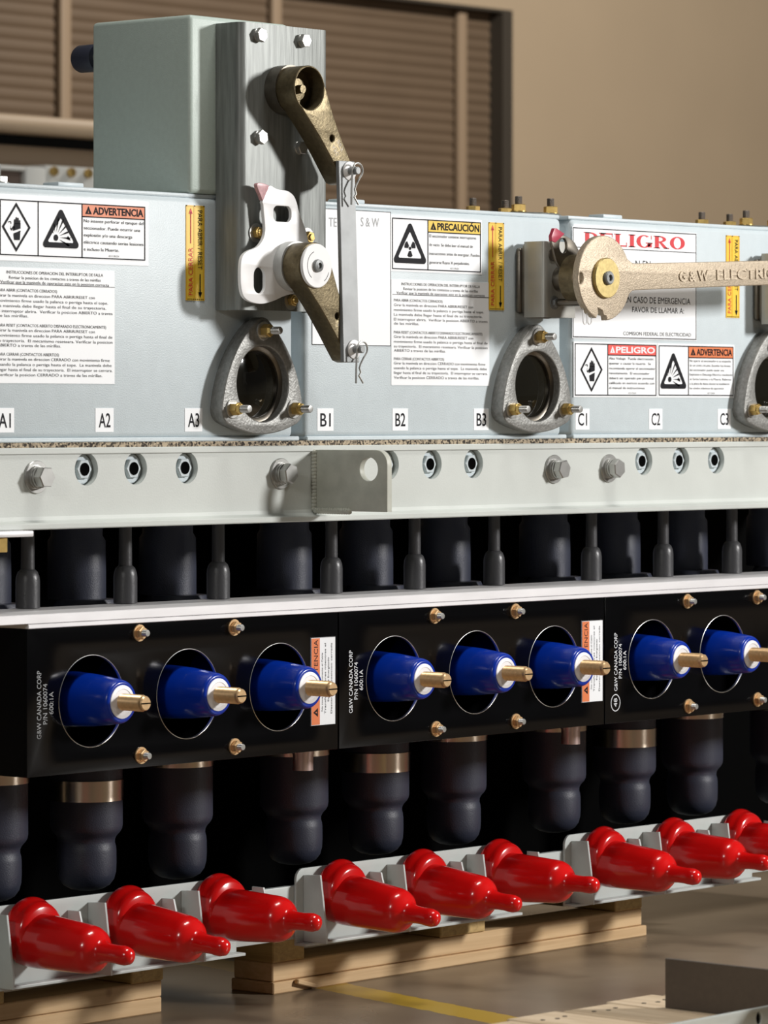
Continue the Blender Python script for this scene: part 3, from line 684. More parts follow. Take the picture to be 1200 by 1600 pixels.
# ------------------------------------------------------------------ black interrupter canisters, cables
def canister(low):
    t = thing('interrupter_canister', (0, 0.09, -0.475), '', 'canister', 'black canisters under the beam')
    zb = -0.3655 if low else -0.3425; hb = 0.0205 if low else 0.018
    b = N(); P = [(0, -0.185), (0.030, -0.186), (0.0345, -0.195), (0.0355, -0.21), (0.0362, zb-hb), (0.0362, -0.4110), (0.0356, -0.4150), (0.0338, -0.4182), (0.0310, -0.4212), (0.0296, -0.4232), (0.0285, -0.4258), (0.0284, -0.4290), (0.0294, -0.4325), (0.0299, -0.4370), (0.0300, -0.450), (0.0295, -0.4585), (0.0276, -0.4655), (0.0234, -0.4712), (0.0168, -0.4748), (0.0085, -0.4765), (0, -0.4770)]
    lathe(b, P, (0, 0.09, 0), (0, 0, 1), 44); obj('canister_body', b, 'black_rubber', t, 50)
    b = N(); lathe(b, [(0.0362, zb-hb), (0.0374, zb-hb), (0.0374, zb), (0.0362, zb)], (0, 0.09, 0), (0, 0, 1), 48); obj('band', b, 'nickel_band', t, 30)
    b = N(); lathe(b, [(0, -0.112), (0.026, -0.112), (0.026, -0.123), (0.0290, -0.128), (0.0295, -0.16), (0.0295, -0.186), (0, -0.186)], (0, 0.104, 0), (0, 0, 1), 36); obj('upper_sleeve', b, 'black_rubber', t, 40)
    return t
can_l = canister(True); can_h = canister(False); first = {True: True, False: True}
cl = {(0, 0): 'black canister cut by the left picture edge, below the left housing', (0, 1): 'black canister with wide metal band, second from the left edge', (0, 2): 'black canister third from the left edge, no band showing below housing',
      (1, 0): 'black canister behind the pinkish metal stub in the middle', (1, 1): 'black canister with wide metal band, above the fourth red cap', (1, 2): 'black canister behind the fifth red cap with thin band line',
      (2, 0): 'black canister behind the metal stub near the right housing', (2, 1): 'black canister with wide metal band, nearest the right side', (2, 2): 'black canister right of the rightmost wide metal band', (3, 0): 'black canister cut by the right picture edge'}
for (k, j), s in cl.items():
    low = j == 1; src = can_l if low else can_h
    o = src if first[low] else dup(src, (0, 0, 0)); first[low] = False
    o.location = (-0.3525+0.131*j+0.4395*k, 0.09, -0.475); o['label'] = s
cab0 = thing('cable', (0, 0.036, -0.188), '', 'cable', 'black cables between beam and housings')
b = N(); lathe(b, [(0, -0.1885), (0.0118, -0.1885), (0.0118, -0.163), (0.0112, -0.158), (0.0095, -0.1535), (0.0068, -0.1512), (0, -0.151)], (0, 0.036, 0), (0, 0, 1), 28); obj('boot', b, 'grey_rubber', cab0, 50)
b = N(); lathe(b, [(0, -0.1515), (0.0066, -0.1515), (0.0064, -0.1115), (0, -0.1115)], (0, 0.036, 0), (0, 0, 1), 24); obj('cable_run', b, 'grey_rubber', cab0, 50)
cabl = ['black cable with boot below the leftmost beam bolt', 'black cable with boot under the middle of tank A', 'black cable with boot third from the left', 'black cable with boot just below the lifting lug', 'black cable with boot below the nut right of the lug', 'black cable with boot third under tank B', 'black cable with boot below the rightmost beam bolt', 'black cable with boot second from the right edge', 'rightmost black cable with boot under the beam']
for i in range(9):
    k, j = divmod(i, 3); o = cab0 if i == 0 else dup(cab0, (0, 0, 0)); o.location = (-0.3550+0.134*j+0.4405*k, 0.036, -0.188); o['label'] = cabl[i]
for i, (x, s) in enumerate(((0.0015, 'short pinkish metal stub under the joint of left and middle housings'), (0.4430, 'short pinkish metal stub under the joint of middle and right housings'))):
    b = N(); cyl(b, (x, 0.0, -0.3665), (0, 0, 1), 0.0105, 0.0245, 28, 0.0008); lathe(b, [(0.0105, 0), (0.0113, 0), (0.0113, 0.006), (0.0105, 0.006)], (x, 0, -0.350), (0, 0, 1), 28)
    tag(obj('ground_stub', b, 'pink_copper'), s, 'stub', 'metal stubs under the housings')
b = N(); box(b, -0.50, 1.70, 0.235, 0.25, -0.5390, -0.1115, 0.001); tag(obj('dark_backing', b, 'void_black'), 'added black panel standing in for the darkness behind the row of canisters', 'panel')  # added sheet, its black stands in for the shade behind the canisters

# ------------------------------------------------------------------ parking brackets and red caps
b = N(); box(b, -0.50, 1.12, 0.0385, 0.046, -0.5460, -0.4905, 0.001); box(b, -0.50, 1.12, 0.046, 0.20, -0.5460, -0.5400, 0.001); tag(obj('crossbar', b, 'bracket_paint'), 'pale grey crossbar joining the three red cap brackets', 'crossbar')
CX = [0.098, 0.230, 0.362]; CP = 0.4470
brl = ['pale grey bracket carrying the left three red caps', 'pale grey bracket carrying the middle three red caps', 'pale grey bracket carrying the right three red caps']
cpl = [['red cap nearest the left picture edge', 'red cap second from the left edge', 'red cap in front of the gap between the two wooden pallets'],
       ['red cap fourth from the left, at the left end of the middle bracket', 'red cap in the middle of the middle bracket', 'red cap at the right end of the middle bracket'],
       ['red cap at the left end of the right bracket', 'red cap in the middle of the right bracket', 'red cap cut by the right picture edge']]
def bracket():
    t = thing('cap_bracket', (0.0298, 0.035, -0.5525), '', 'bracket', 'brackets for the red caps')
    x0, x1 = 0.0298, 0.3860
    b = N(); plate(b, [[(x0, -0.5525), (x1, -0.5525), (x1, -0.484)]+[(x1-0.011+0.011*math.cos(math.radians(a)), -0.484+0.011*math.sin(math.radians(a))) for a in (15, 30, 45, 60, 75, 90)]+[(x0+0.011+0.011*math.cos(math.radians(a)), -0.484+0.011*math.sin(math.radians(a))) for a in range(90, 181, 15)]], -0.035, 0.0030, 0.0004)
    box(b, x0, x1, 0.022, 0.036, -0.5525, -0.5495, 0.0006); obj('back_plate', b, 'bracket_paint', t)
    for x in CX:
        for s in (-0.0575, 0.0465):
            xx = x+s; b = N()
            lp = [(-0.0345, -0.4800), (-0.0118, -0.4786), (-0.0030, -0.5380), (-0.0030, -0.5490), (-0.0345, -0.5490)] if s < 0 else [(-0.0345, -0.4850), (-0.0190, -0.4850), (-0.0150, -0.4990), (-0.0345, -0.5300)]
            plate(b, [lp], -xx, 0.0026, 0.0003, MX); obj('side_tab', b, 'bracket_paint', t)
    return t
br0 = bracket()
br = [br0, dup(br0, (0, 0, 0)), dup(br0, (0, 0, 0))]
for k in range(3): br[k].location = (0.0298+CP*(k-1), 0.035, -0.5525); br[k]['label'] = brl[k]
def redcap():
    t = thing('red_cap', (0, 0.03, -0.505), '', 'protective cap', 'red caps along the bottom')
    ax = (0, -1, -0.075)
    b = N(); lathe(b, [(0, -0.002), (0.0262, -0.002), (0.0267, 0.006), (0.0268, 0.018), (0.0233, 0.082), (0.0225, 0.0865), (0.0205, 0.0912), (0.0165, 0.0955), (0.0128, 0.0978), (0.0108, 0.0998), (0.0098, 0.1032), (0.0090, 0.110), (0.0088, 0.119), (0.0093, 0.1245), (0.0093, 0.1295), (0.0078, 0.1350), (0.0043, 0.1380), (0, 0.1388)], (0, 0.0275, -0.5068), ax, 44)
    obj('cap_body', b, 'red_plastic', t, 60)
    b = N(); lathe(b, [(0, 0.0), (0.0295, 0.0), (0.0318, 0.0014), (0.0328, 0.0045), (0.0326, 0.0080), (0.0312, 0.0115), (0.0300, 0.0138), (0.0296, 0.0158), (0.0292, 0.0178), (0.0275, 0.0212), (0.0240, 0.0235), (0, 0.0235)], (0, 0.0315, -0.4985), ax, 44)
    obj('collar', b, 'red_plastic', t, 60)
    return t
cap0 = redcap()
for k in range(3):
    for j in range(3):
        o = cap0 if (k, j) == (0, 0) else dup(cap0, (0, 0, 0)); o.location = (CX[j]+CP*(k-1)-0.0120, 0.03, -0.505); o['label'] = cpl[k][j]
        o.rotation_euler = ((-0.035, 0.0, -0.085, 0.01, -0.01, -0.072, -0.02, -0.055, -0.08)[3*k+j], 0, 0)

# ------------------------------------------------------------------ viewing windows
def window():
    cx, cz = -0.0790, 0.0290
    t = thing('viewing_window', (cx, 0, cz), '', 'viewing window', 'cast viewing windows on the tanks')
    out = []
    dc, rc, cc, RR = 0.0515, 0.0158, 0.0778, 0.1283
    for q in range(3):
        a = PI/2+q*2*PI/3; cxx, czz = cx+dc*math.cos(a), cz+dc*math.sin(a)
        for k in range(13): g = a+math.radians(-37+74*k/12); out.append((cxx+rc*math.cos(g), czz+rc*math.sin(g)))
        m_ = a+PI/3; ox, oz = cx-cc*math.cos(m_), cz-cc*math.sin(m_)
        for k in range(1, 16): g = m_+math.radians(-21+42*k/16); out.append((ox+RR*math.cos(g), oz+RR*math.sin(g)))
    out2 = [(cx+(p[0]-cx)*0.965, cz+(p[1]-cz)*0.965) for p in out]
    b = N(); plate(b, [out, circ(cx, cz, 0.0382, 64)], 0.0185, 0.0115, 0.0014); plate(b, [out2, circ(cx, cz, 0.040, 64)], 0.0070, 0.0070, 0.0004); obj('flange', b, 'cast_steel', t, 40)
    b = N(); lathe(b, [(0.0382, 0), (0.0382, 0.0095), (0.0345, 0.0085), (0.0338, 0.0078), (0.0335, 0.0)], (cx, -0.0006, cz), FRONT, 56); obj('retaining_ring', b, 'dark_steel', t, 30)
    b = N(); lathe(b, [(0, 0), (0.0382, 0), (0.0382, 0.004), (0.0340, 0.0055), (0, 0.0058)], (cx, -0.0005, cz), FRONT, 56); obj('glass', b, 'window_glass', t, 30)
    for a in (90, 210, 330):
        x = cx+0.0525*math.cos(math.radians(a)); z = cz+0.0525*math.sin(math.radians(a))+0.0012; y = -0.0185
        b = N(); lathe(b, [(0, 0), (0.0098, 0), (0.0098, 0.0010), (0.0092, 0.0016), (0, 0.0016)], (x, y, z), FRONT, 28); w = obj('washer', b, 'bright_steel', t)
        b = N(); hexa(b, (x, y-0.0016, z), FRONT, 0.0068, 0.0085, 0.2+a); lathe(b, [(0, 0), (0.0060, 0), (0.0050, 0.0035), (0, 0.0035)], (x, y-0.0095, z), FRONT, 6); obj('nut', b, 'brass', w)
        b = N(); thread(b, (x, y-0.009, z), FRONT, 0.0040, 0.0150, 0.0014); obj('stud', b, 'bright_steel', w)
    return t
w0 = window(); ws = [w0, dup(w0, (0, 0, 0)), dup(w0, (0, 0, 0))]
for k, s in enumerate(('round-cornered steel viewing window on tank A under the lever post', 'steel viewing window on tank B below the operating handle', 'steel viewing window on tank C, cut by the right picture edge')):
    ws[k].location = (-0.0790+0.4412*k, 0, 0.0290); ws[k]['label'] = s

# ------------------------------------------------------------------ control box and lever post
t = thing('control_box', (-0.11, 0.07, ZT+0.004), 'green-grey painted metal box standing on the left tank behind the lever post', 'control box')
b = N(); box(b, -0.166, -0.02, 0.0, 0.1385, ZT+0.0042, 0.3966, 0.0045, 3); obj('box_body', b, 'box_paint', t)
b = N(); cyl(b, (-0.148, 0.1385, 0.3627), (0, 1, 0), 0.0075, 0.012, 20, 0.001); obj('knob_stem', b, 'bright_steel', t)
b = N(); lathe(b, [(0, 0), (0.0135, 0), (0.0142, 0.002), (0.0142, 0.024), (0.0128, 0.027), (0, 0.027)], (-0.148, 0.147, 0.3627), (0, 1, 0), 32); obj('knob', b, 'black_rubber', t)
post = thing('lever_post', (-0.064, -0.018, 0.103), 'upright galvanized channel post bolted in front of the control box', 'post')
b = N(); t = bmesh.new(); r = 0.008; pr = []
for cx, a0 in ((-0.1294+r, 180), (0.0016-r, 270)):
    pr += [(cx+r*math.cos(math.radians(a0+18*k)), -0.0355+r+r*math.sin(math.radians(a0+18*k))) for k in range(6)]
outer = [(-0.1294, -0.0006)]+pr+[(0.0016, -0.0006)]
th = 0.003; inner = []
for cx, a0 in ((-0.1294+r, 180), (0.0016-r, 270)):
    inner += [(cx+(r-th)*math.cos(math.radians(a0+18*k)), -0.0355+r+(r-th)*math.sin(math.radians(a0+18*k))) for k in range(6)]
inner = [(-0.1294+th, -0.0006)]+inner+[(0.0016-th, -0.0006)]
loop = outer+inner[::-1]; n = len(loop); m_ = len(outer)
A = [t.verts.new((p[0], p[1], 0.1025)) for p in loop]; B = [t.verts.new((p[0], p[1], 0.3898)) for p in loop]
for i in range(n): t.faces.new([A[i], A[(i+1) % n], B[(i+1) % n], B[i]])
for q in (A, B):
    for i in range(m_-1): t.faces.new([q[i], q[i+1], q[n-2-i], q[n-1-i]])
bmesh.ops.recalc_face_normals(t, faces=t.faces[:]); add_mesh(b, t); obj('channel', b, 'galvanized', post, 30)
YP = -0.0355
for x, z, rot in ((-0.1055, 0.3776, 0.3), (-0.0400, 0.3765, 0.6), (-0.1045, 0.2755, 0.1), (-0.0450, 0.2680, 0.5)):
    bolt_head(post, (x, YP, z), 0.0068, 0.0074, 0.0052, 'hex_bolt', 'bright_steel', False, rot)
for x, z in ((-0.1086, 0.1797), (-0.0325, 0.1778), (-0.0570, 0.1135)):
    b = N(); lathe(b, [(0, 0), (0.0098, 0), (0.0098, 0.0014), (0, 0.0014)], (x, YP, z), FRONT, 28); w = obj('washer', b, 'bright_steel', post)
    b = N(); hexa(b, (x, YP-0.0014, z), FRONT, 0.0062, 0.005, 0.3); thread(b, (x, YP-0.0064, z), FRONT, 0.0036, 0.0018, 0.0009); obj('nut', b, 'brass', w)

# index plate (white, pink tip)
YI = -0.0480
out = [(-0.1023, 0.2264), (-0.0919, 0.2246), (-0.0852, 0.2235), (-0.0748, 0.2228), (-0.0662, 0.2189), (-0.0614, 0.2126), (-0.0576, 0.2031), (-0.0528, 0.1942), (-0.0479, 0.1854), (-0.0451, 0.1777), (-0.0431, 0.17), (-0.0420, 0.155), (-0.0500, 0.130),
       (-0.0623, 0.1211), (-0.0681, 0.1197), (-0.0814, 0.1166), (-0.0947, 0.1121), (-0.1098, 0.1089), (-0.1211, 0.109), (-0.1323, 0.1113), (-0.1398, 0.1162), (-0.1431, 0.125), (-0.1439, 0.1364), (-0.1431, 0.1491), (-0.1398, 0.1562), (-0.1323, 0.1609), (-0.1192, 0.1651), (-0.1117, 0.1717), (-0.1083, 0.1795), (-0.1083, 0.1884), (-0.1098, 0.1986), (-0.1108, 0.2075), (-0.1115, 0.2115)]
t = thing('index_plate', (-0.09, YI, 0.16), 'white slotted index plate with pink tip behind the lower lever', 'plate')
b = N(); plate(b, [smooth_loop(out, 4), rrect(-0.0957, -0.0690, 0.1914, 0.2074, 0.0062), rrect(-0.1245, -0.1078, 0.1188, 0.1450, 0.0080)], -YI, 0.0040, 0.0005)
obj('plate_body', b, 'white_steel', t)
b = N(); plate(b, [smooth_loop([(-0.1025, 0.2262), (-0.1080, 0.2282), (-0.1136, 0.2291), (-0.1190, 0.2287), (-0.1206, 0.2262), (-0.1180, 0.2210), (-0.1150, 0.2165), (-0.1117, 0.2117), (-0.1068, 0.2190)], 3)], -YI+0.0006, 0.0046, 0.0005); obj('pointer_tip', b, 'pink_tip', t)
b = N(); cyl(b, (-0.0715, YP-0.0001, 0.1470), FRONT, 0.011, 0.0085, 24); obj('pivot_pin', b, 'dark_steel', t)

# levers
def lever(name, label, hx, hz, px, pz, yb, yf, rb, bore, extra):
    t = thing(name, (hx, yb, hz), label, 'lever', 'bronze crank levers on the post')
    d = Vector((px-hx, pz-hz)); L = d.length; d.normalize(); nrm = Vector((-d.y, d.x))
    # outline: boss arc then tapering arm to a narrow end
    a_d = math.atan2(d.y, d.x); pts = []
    for k in range(33):
        a = a_d+math.radians(70)+(2*PI-math.radians(140))*k/32; pts.append((hx+rb*math.cos(a), hz+rb*math.sin(a)))
    def P(s, o): q = Vector((hx, hz))+d*s+nrm*o; return (q.x, q.y)
    arm = [P(rb*.75, -rb*.865), P(rb*1.15, -rb*.79), P(rb*1.6, -rb*.715), P(L*.50, -rb*.645), P(L*.72, -rb*.56), P(L*.95, -rb*.50), P(L+0.006, -rb*.46), P(L+0.012, -rb*.25), P(L+0.012, rb*.25), P(L+0.006, rb*.44), P(L*.95, rb*.46), P(L*.72, rb*.50), P(L*.5, rb*.60), P(rb*1.6, rb*.68), P(rb*1.15, rb*.78), P(rb*.75, rb*.865)]
    b = N(); loops = [pts+arm]
    if bore: loops.append(circ(hx, hz, bore, 40))
    loops.append(circ(*P(L*.60, 0), 0.0034, 16))
    plate(b, loops, -yf, yb-yf, 0.0012); o = obj('lever_arm', b, 'bronze', t, 40)
    b = N(); q = P(L*.63, rb*.1)
    for ln, w, off in (('SS2', 0.0125, 0.004), ('V2C', 0.0125, -0.005)):
        s = P(L*.66, off); text(b, ln, s[0], s[1], yf-0.0002, 0.0042, width=w, rot=math.degrees(a_d), depth=0.0004)
    obj('cast_marks', b, 'dark_steel', o, 0)
    return t
HX = -0.0714
up = lever('crank_lever', 'upper bronze crank lever with open hollow hub on the post', HX, 0.3243, -0.0150, 0.2440, -0.0500, -0.0750, 0.0232, 0.0212, None)
b = N(); lathe(b, [(0, 0), (0.0245, 0), (0.0245, 0.0150), (0, 0.0150)], (HX, YP-0.0001, 0.3248), FRONT, 40); obj('hub_sleeve', b, 'dark_steel', up)
b = N(); cyl(b, (HX, -0.0500, 0.3243), FRONT, 0.0210, 0.006, 36); obj('hub_floor', b, 'bronze', up)
b = N(); lathe(b, [(0, 0), (0.012, 0), (0.011, 0.003), (0.0045, 0.0035), (0.0042, 0.010), (0, 0.010)], (HX, -0.056, 0.3243), FRONT, 28); obj('hub_screw', b, 'bronze', up)
LZ = 0.1468
lo = lever('crank_lever', 'lower bronze crank lever with white washer on its hub', HX, LZ, -0.0150, 0.0640, -0.0590, -0.0820, 0.0236, None, None)
b = N(); lathe(b, [(0, 0), (0.0250, 0), (0.0250, 0.0109), (0, 0.0109)], (HX, YI-0.0001, LZ+0.0004), FRONT, 44); obj('hub_sleeve', b, 'grey_sleeve', lo)
b = N(); lathe(b, [(0, 0), (0.0222, 0), (0.0222, 0.0022), (0.0215, 0.0030), (0, 0.0030)], (HX, -0.0821, LZ), FRONT, 44); wsh = obj('hub_washer', b, 'white_steel', lo)
b = N(); lathe(b, [(0, 0), (0.0063, 0), (0.0066, 0.001), (0.0060, 0.0032), (0.0030, 0.0040), (0.0028, 0.0018), (0, 0.0018)], (HX, -0.0850, LZ), FRONT, 20)
obj('hub_screw', b, 'gate_steel', wsh)
b = N()
for a0, a1, r in ((110, 235, 0.0150), (-55, -20, 0.0185)):
    pts = [(HX+r*math.cos(math.radians(a0+(a1-a0)*k/12)), LZ+r*math.sin(math.radians(a0+(a1-a0)*k/12))) for k in range(13)]; q = [(HX+(r-0.0006)*math.cos(math.radians(a0+(a1-a0)*k/12)), LZ+(r-0.0006)*math.sin(math.radians(a0+(a1-a0)*k/12))) for k in range(13)]
    for k in range(12): flat(b, [pts[k], pts[k+1], q[k+1], q[k]], -0.0852)
obj('scratch_marks', b, 'ink_black', wsh, 0)
# link bar
b = N(); t = bmesh.new()
bx = [(-0.0332, -0.0088, 0.2540), (-0.0338, -0.0094, 0.0508)]
V = []
for (xa, xb, z), yf in zip(bx, (-0.0800, -0.0870)):
    for y in (yf, yf+0.0046): V += [t.verts.new((xa, y, z)), t.verts.new((xb, y, z))]
for f in ((0, 1, 3, 2), (4, 6, 7, 5), (0, 4, 5, 1), (2, 3, 7, 6), (0, 2, 6, 4), (1, 5, 7, 3)): t.faces.new([V[i] for i in f])
bmesh.ops.recalc_face_normals(t, faces=t.faces[:]); bmesh.ops.bevel(t, geom=t.edges[:], offset=0.0006, segments=1, affect='EDGES'); add_mesh(b, t)
tag(obj('link_bar', b, 'gate_steel'), 'upright flat steel link bar joining upper and lower crank levers', 'link bar')
def hitch(z, yf, sgn, label):
    px = -0.0180
    t = thing('hitch_pin', (px, yf, z), label, 'pin', 'hitch pins of the link bar')
    b = N(); lathe(b, [(0, 0), (0.0096, 0), (0.0096, 0.0010), (0.0090, 0.0014), (0, 0.0014)], (px, yf-0.0002, z), FRONT, 32); obj('washer', b, 'white_steel', t)
    b = N(); cyl(b, (px, yf, z), FRONT, 0.0040, 0.0125, 24, 0.0007); obj('pin', b, 'gate_steel', t)
    y = yf-0.0085
    loop = [(px-0.0065+0.0012, z-0.001)]
    wire = [(px-0.0062, y, z-0.0345), (px-0.0060, y, z-0.020), (px-0.0052, y, z-0.008), (px-0.0048, y-0.0002, z-0.001)]
    arc = [(px+0.0026+0.0074*math.cos(math.radians(a)), y-0.0008, z+0.0005+0.0074*math.sin(math.radians(a))) for a in range(170, -60, -20)]
    tail = [(px+0.0042, y-0.0008, z-0.0088), (px-0.0003, y-0.0008, z-0.0150), (px-0.0020, y-0.0008, z-0.0190), (px+0.0000, y-0.0008, z-0.0235), (px-0.0028, y-0.0008, z-0.0265), (px+0.0036, y-0.0008, z-0.0340)]
    b = N(); tube(b, wire+arc+tail, 0.0010, 8); obj('clip', b, 'bright_steel', t)
hitch(0.2440, -0.0803, 1, 'hitch pin with wire clip at the top of the link bar')
hitch(0.0640, -0.0866, 1, 'hitch pin with wire clip at the bottom of the link bar')

# ------------------------------------------------------------------ handle brackets and operating handle
def hbracket():
    x0 = 0.3472; t = thing('handle_bracket', (0.37, 0, 0.145), '', 'bracket', 'stainless handle brackets')
    # spacer base against the tank, then an offset channel with rounded corners
    b = N(); box(b, x0-0.003, x0+0.052, -0.0085, 0.0, 0.108, 0.180, 0.004, 3); obj('base_pad', b, 'dark_steel', t)
    b = N(); t2 = bmesh.new(); r = 0.006
    oz = [(x0, -0.0115)]+[(x0+r-r*math.cos(math.radians(15*k)), -0.0410+r-r*math.sin(math.radians(15*k))) for k in range(7)]+[(x0+0.052, -0.0410)]
    iz = [(x0+0.003, -0.0115)]+[(x0+r-(r-.003)*math.cos(math.radians(15*k)), -0.0410+r-(r-.003)*math.sin(math.radians(15*k))) for k in range(7)]+[(x0+0.052, -0.0380)]
    lp = oz+iz[::-1]; n = len(lp); mm = len(oz)
    A = [t2.verts.new((p[0], p[1], 0.1035)) for p in lp]; B = [t2.verts.new((p[0], p[1], 0.1860)) for p in lp]
    for i in range(n): t2.faces.new([A[i], A[(i+1) % n], B[(i+1) % n], B[i]])
    for q in (A, B):
        for i in range(mm-1): t2.faces.new([q[i], q[i+1], q[n-2-i], q[n-1-i]])
    bmesh.ops.recalc_face_normals(t2, faces=t2.faces[:]); add_mesh(b, t2)
    box(b, x0+0.049, x0+0.052, -0.0380, -0.0086, 0.1035, 0.1860)
    obj('channel', b, 'stainless', t, 30)
    b = N(); plate(b, [rrect(x0-0.0005, x0+0.053, 0.1030, 0.1865, 0.010)], 0.0115, 0.0029, 0.0004); obj('back_plate', b, 'dark_steel', t)
    b = N(); lathe(b, [(0, 0), (0.0075, 0), (0.0075, 0.0012), (0, 0.0012)], (x0+0.0155, -0.0410, 0.1196), FRONT, 24); lathe(b, [(0, 0), (0.005, 0), (0.0045, 0.003), (0, 0.003)], (x0+0.0155, -0.0422, 0.1196), FRONT, 6); obj('screw', b, 'gate_steel', t)
    b = N(); lathe(b, [(0, 0), (0.0070, 0), (0.0070, 0.0009), (0.0055, 0.0009), (0.0052, 0.0002), (0, 0.0002)], (x0+0.0125, -0.0411, 0.1717), FRONT, 24); obj('hole_ring', b, 'dark_steel', t)
    return t
hb = hbracket(); hb['label'] = 'stainless channel bracket on tank B holding the bronze operating handle'
hb2 = dup(hb, (0.37+0.44, 0, 0.145), 'stainless channel bracket on tank C, cut by the right picture edge')
HX2, HZ2 = 0.3722, 0.1452
t = thing('index_plate', (0.36, -0.06, 0.17), 'dark index plate with maroon tip behind the bronze handle', 'plate')
b = N(); plate(b, [smooth_loop([(0.3400, 0.1965), (0.3470, 0.1948), (0.3542, 0.1925), (0.3654, 0.1892), (0.3760, 0.1831), (0.3850, 0.170), (0.3900, 0.150), (0.3800, 0.130), (0.3700, 0.128), (0.3654, 0.1403), (0.3573, 0.1489), (0.3490, 0.1570), (0.3430, 0.1638), (0.3380, 0.1760), (0.3345, 0.1860)], 4), circ(0.3547, 0.1806, 0.0068, 24, 0.0082)], 0.0600, 0.0035, 0.0004); obj('plate_body', b, 'dark_steel', t)
b = N(); plate(b, [[(0.3339, 0.1850), (0.3335, 0.1905), (0.3385, 0.1990), (0.3420, 0.1990), (0.3560, 0.1935), (0.3490, 0.1890), (0.3400, 0.1835)]], 0.0608, 0.0045, 0.0004); obj('pointer_tip', b, 'maroon_tip', t)
b = N(); cyl(b, (HX2, -0.0412, HZ2), FRONT, 0.014, 0.0152, 24); obj('pivot_pin', b, 'dark_steel', t)
h = thing('operating_handle', (HX2, -0.1, HZ2), 'long cast bronze operating handle with raised lettering and round disc end', 'handle')
YF = -0.1030; RD = 0.0458; ang = math.radians(2.55); ca, sa = math.cos(ang), math.sin(ang)
def HP(u, v): return (HX2+u*ca-v*sa, HZ2+u*sa+v*ca)
out = []
a0, a1 = 26, 249
for k in range(41): a = math.radians(a0+(a1-a0)*k/40); out.append(HP(RD*math.cos(a), RD*math.sin(a)))
out += [HP(-0.0125, -0.0375), HP(-0.0135, -0.0315), HP(-0.0055, -0.0345), HP(-0.0035, -0.0400), HP(0.001, -0.0410), HP(0.002, -0.0456)]
for k in range(1, 30): a = math.radians(275+(334-275)*k/30); out.append(HP(RD*math.cos(a), RD*math.sin(a)))
out += [HP(0.0440, -0.0175), HP(0.0480, -0.0150), HP(0.0540, -0.0143), HP(0.40, -0.0135), HP(0.405, -0.011), HP(0.405, 0.011), HP(0.40, 0.0135), HP(0.0560, 0.0148), HP(0.0500, 0.0155), HP(0.0455, 0.0178)]
b = N(); plate(b, [out, circ(*HP(-0.0412, 0.0005), 0.0042, 20, 0.0062)], -YF, 0.0085, 0.0012); obj('handle_arm', b, 'cast_bronze', h, 40)
b = N(); cyl(b, (HX2, -0.0602, HZ2), FRONT, 0.0265, 0.0344, 44); obj('boss', b, 'bronze', h)
b = N(); lathe(b, [(0, 0), (0.0218, 0), (0.0218, 0.0032), (0.0210, 0.0040), (0, 0.0040)], (HX2, YF, HZ2), FRONT, 44); wsh = obj('brass_washer', b, 'old_brass', h)
b = N(); lathe(b, [(0, 0), (0.0074, 0), (0.0074, 0.0028), (0.0062, 0.0040), (0.0036, 0.0040), (0.0034, 0.0012), (0, 0.0012)], (HX2, YF-0.0040, HZ2), FRONT, 20); obj('screw', b, 'gate_steel', wsh)
b = N(); deg = math.degrees(ang)
p = HP(0.1325, -0.0062); text(b, 'G & W', p[0], p[1], YF-0.0014, 0.0118, width=0.0540, rot=deg, bold=0.02, depth=0.0016)
p = HP(0.2020, -0.0060); text(b, 'ELECTRIC', p[0], p[1], YF-0.0014, 0.0118, width=0.1130, rot=deg, bold=0.02, depth=0.0016)
obj('raised_lettering', b, 'cast_bronze', h, 0)
b = N(); cyl(b, (0.3655, -0.0412, 0.1195), FRONT, 0.0042, 0.0520, 18); tag(obj('stop_pin', b, 'dark_steel'), 'short black stop pin under the bronze handle disc', 'pin')
b = N(); y = -0.0985
w = [(0.3400, y, 0.1120)]+[(0.3400+0.0001*k, y, 0.112-0.0035*k) for k in range(1, 4)]+[(0.3436+0.0032*math.cos(math.radians(a)), y, 0.0985+0.0035*math.sin(math.radians(a))) for a in range(190, 351, 20)]+[(0.3468, y, 0.106), (0.3474, y, 0.1075), (0.3482, y, 0.106)]+[(0.3514+0.0032*math.cos(math.radians(a)), y, 0.0985+0.0035*math.sin(math.radians(a))) for a in range(190, 351, 20)]+[(0.3547, y, 0.1025), (0.3548, y, 0.1085)]
tube(b, w, 0.0007, 8); tag(obj('wire_clip', b, 'white_steel'), 'small white wire clip hanging below the bronze handle disc', 'clip')

# ------------------------------------------------------------------ pallets
t = thing('pallet', (0.36, 0.25, FLOOR), 'pine pallet under the middle of the machine, crossing the yellow floor line', 'pallet')
def board(par, name, x0, x1, y0, y1, z0, z1, m='pine', bev=0.0012):
    b = N(); box(b, x0, x1, y0, y1, z0, z1, bev, 1); return obj(name, b, m, par)
for y0 in (0.080, 0.40):
    board(t, 'stringer', 0.0425, 0.6773, y0, y0+0.056, -0.5957, -0.5757)
    board(t, 'bottom_board', 0.0405, 0.6830, y0-0.003, y0+0.058, FLOOR, -0.5961)
for x0, x1 in ((0.0415, 0.0910), (0.3130, 0.3900), (0.6250, 0.6760)):
    board(t, 'cross_beam', x0, x1, 0.0785, 0.50, -0.5754, -0.5527, 'pine_cross')
b = N(); box(b, -0.016, 0.016, -0.003, 0.003, -0.0025, 0.0025, 0.001, 1, Matrix.Translation((0.088, 0.074, -0.6015)) @ Matrix.Rotation(0.25, 4, 'Y')); obj('splinter', b, 'pine', t)
t = thing('pallet', (-0.45, 0.3, FLOOR), 'pine pallet under the left end of the machine, cut by the picture edge', 'pallet')
R1 = Matrix.Rotation(math.radians(-1.5), 4, 'Z')
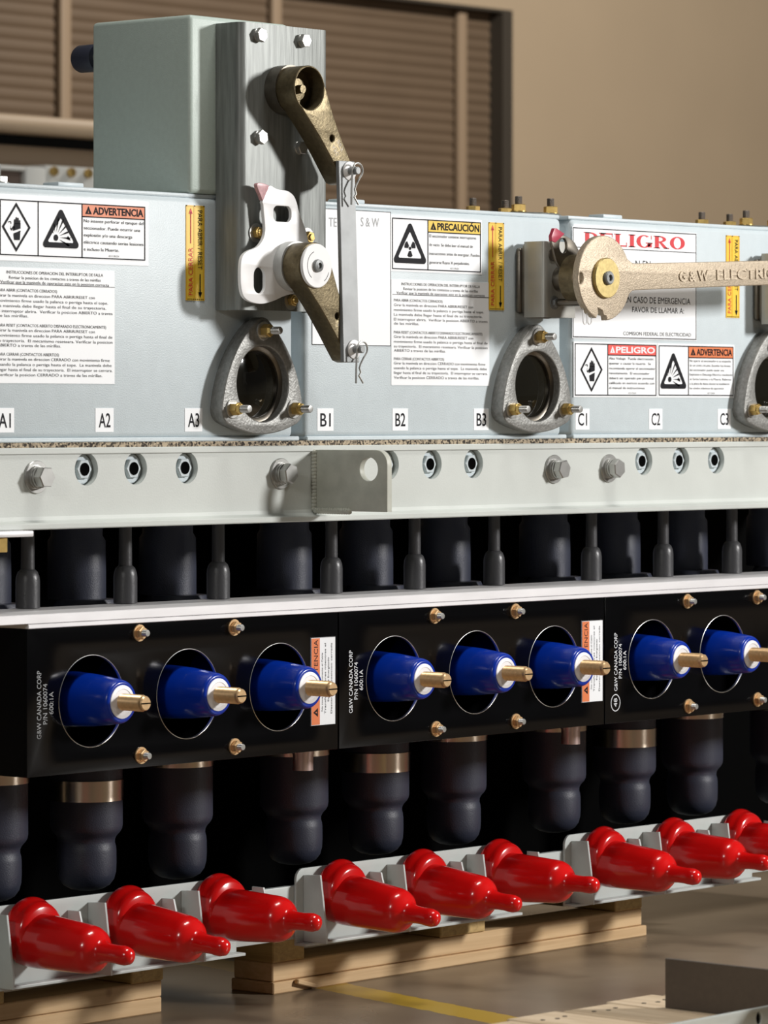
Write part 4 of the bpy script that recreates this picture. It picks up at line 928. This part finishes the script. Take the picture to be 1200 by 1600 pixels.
for y0 in (0.080, 0.40):
    board(t, 'stringer', -0.95, -0.1235, y0, y0+0.056, -0.5925, -0.5757)
    board(t, 'bottom_board', -0.95, -0.1245, y0-0.001, y0+0.058, FLOOR, -0.5929)
for x0, x1 in ((-0.1690, -0.1225), (-0.42, -0.345), (-0.70, -0.62)):
    board(t, 'cross_beam', x0, x1, 0.0785, 0.50, -0.5754, -0.5527, 'pine_cross')
zb = -0.50
t = thing('pallet', (-0.45, -0.75, FLOOR), 'pale pallet with nail heads in the foreground, bottom right', 'pallet')
rot = Matrix.Translation((-0.37, -0.685, 0)) @ Matrix.Rotation(math.radians(-2), 4, 'Z')
for k in range(-4, 4):
    x0 = 0.0+0.0655*k; dy = (0.004, -0.006, 0.002, -0.003, 0.005, -0.004, 0.006, 0.0)[k+4]
    b = N(); box(b, x0+0.0018, x0+0.0640, -0.75, dy, zb-0.014, zb, 0.001, 1, rot)
    d = obj('deck_board', b, 'pale_board', t)
    b = N()
    for q in range(3):
        v = rot @ Vector((x0+0.018+0.014*q, -0.024-0.004*(q % 2), zb)); lathe(b, [(0, 0.0003), (0.0021, 0.0003), (0.0021, 0)], v, (0, 0, 1), 10)
    obj('nail', b, 'ink_black', d, 0)
for y in (-0.06, -0.4, -0.72):
    b = N(); box(b, -0.26, 0.26, y-0.02, y+0.02, FLOOR, zb-0.0142, 0.001, 1, rot); obj('stringer', b, 'pine', t)
b = N(); box(b, -0.3630, -0.3590, -1.05, -0.7396, zb+0.0002, -0.4583, 0.0004, 1); box(b, -0.359, -0.30, -1.05, -1.046, zb+0.0002, -0.4583, 0.0004, 1)
tag(obj('steel_plate', b, 'plate_steel'), 'dark grey steel plate standing on edge on the pale pallet', 'steel plate')
t = thing('steel_beam', (-0.3, -0.86, zb), 'pale grey steel beam with bolt hole, bottom right corner', 'beam')
b = N(); plate(b, [[(-0.62, zb+0.0005), (0.10, zb+0.0005), (0.10, -0.485), (-0.62, -0.485)], circ(-0.394, -0.4935, 0.0040, 20, 0.0052)], 0.859, 0.003, 0.0003); obj('beam_body', b, 'bracket_paint', t)
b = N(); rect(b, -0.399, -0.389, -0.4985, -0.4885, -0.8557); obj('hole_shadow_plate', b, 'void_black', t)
bpy.context.view_layer.update()
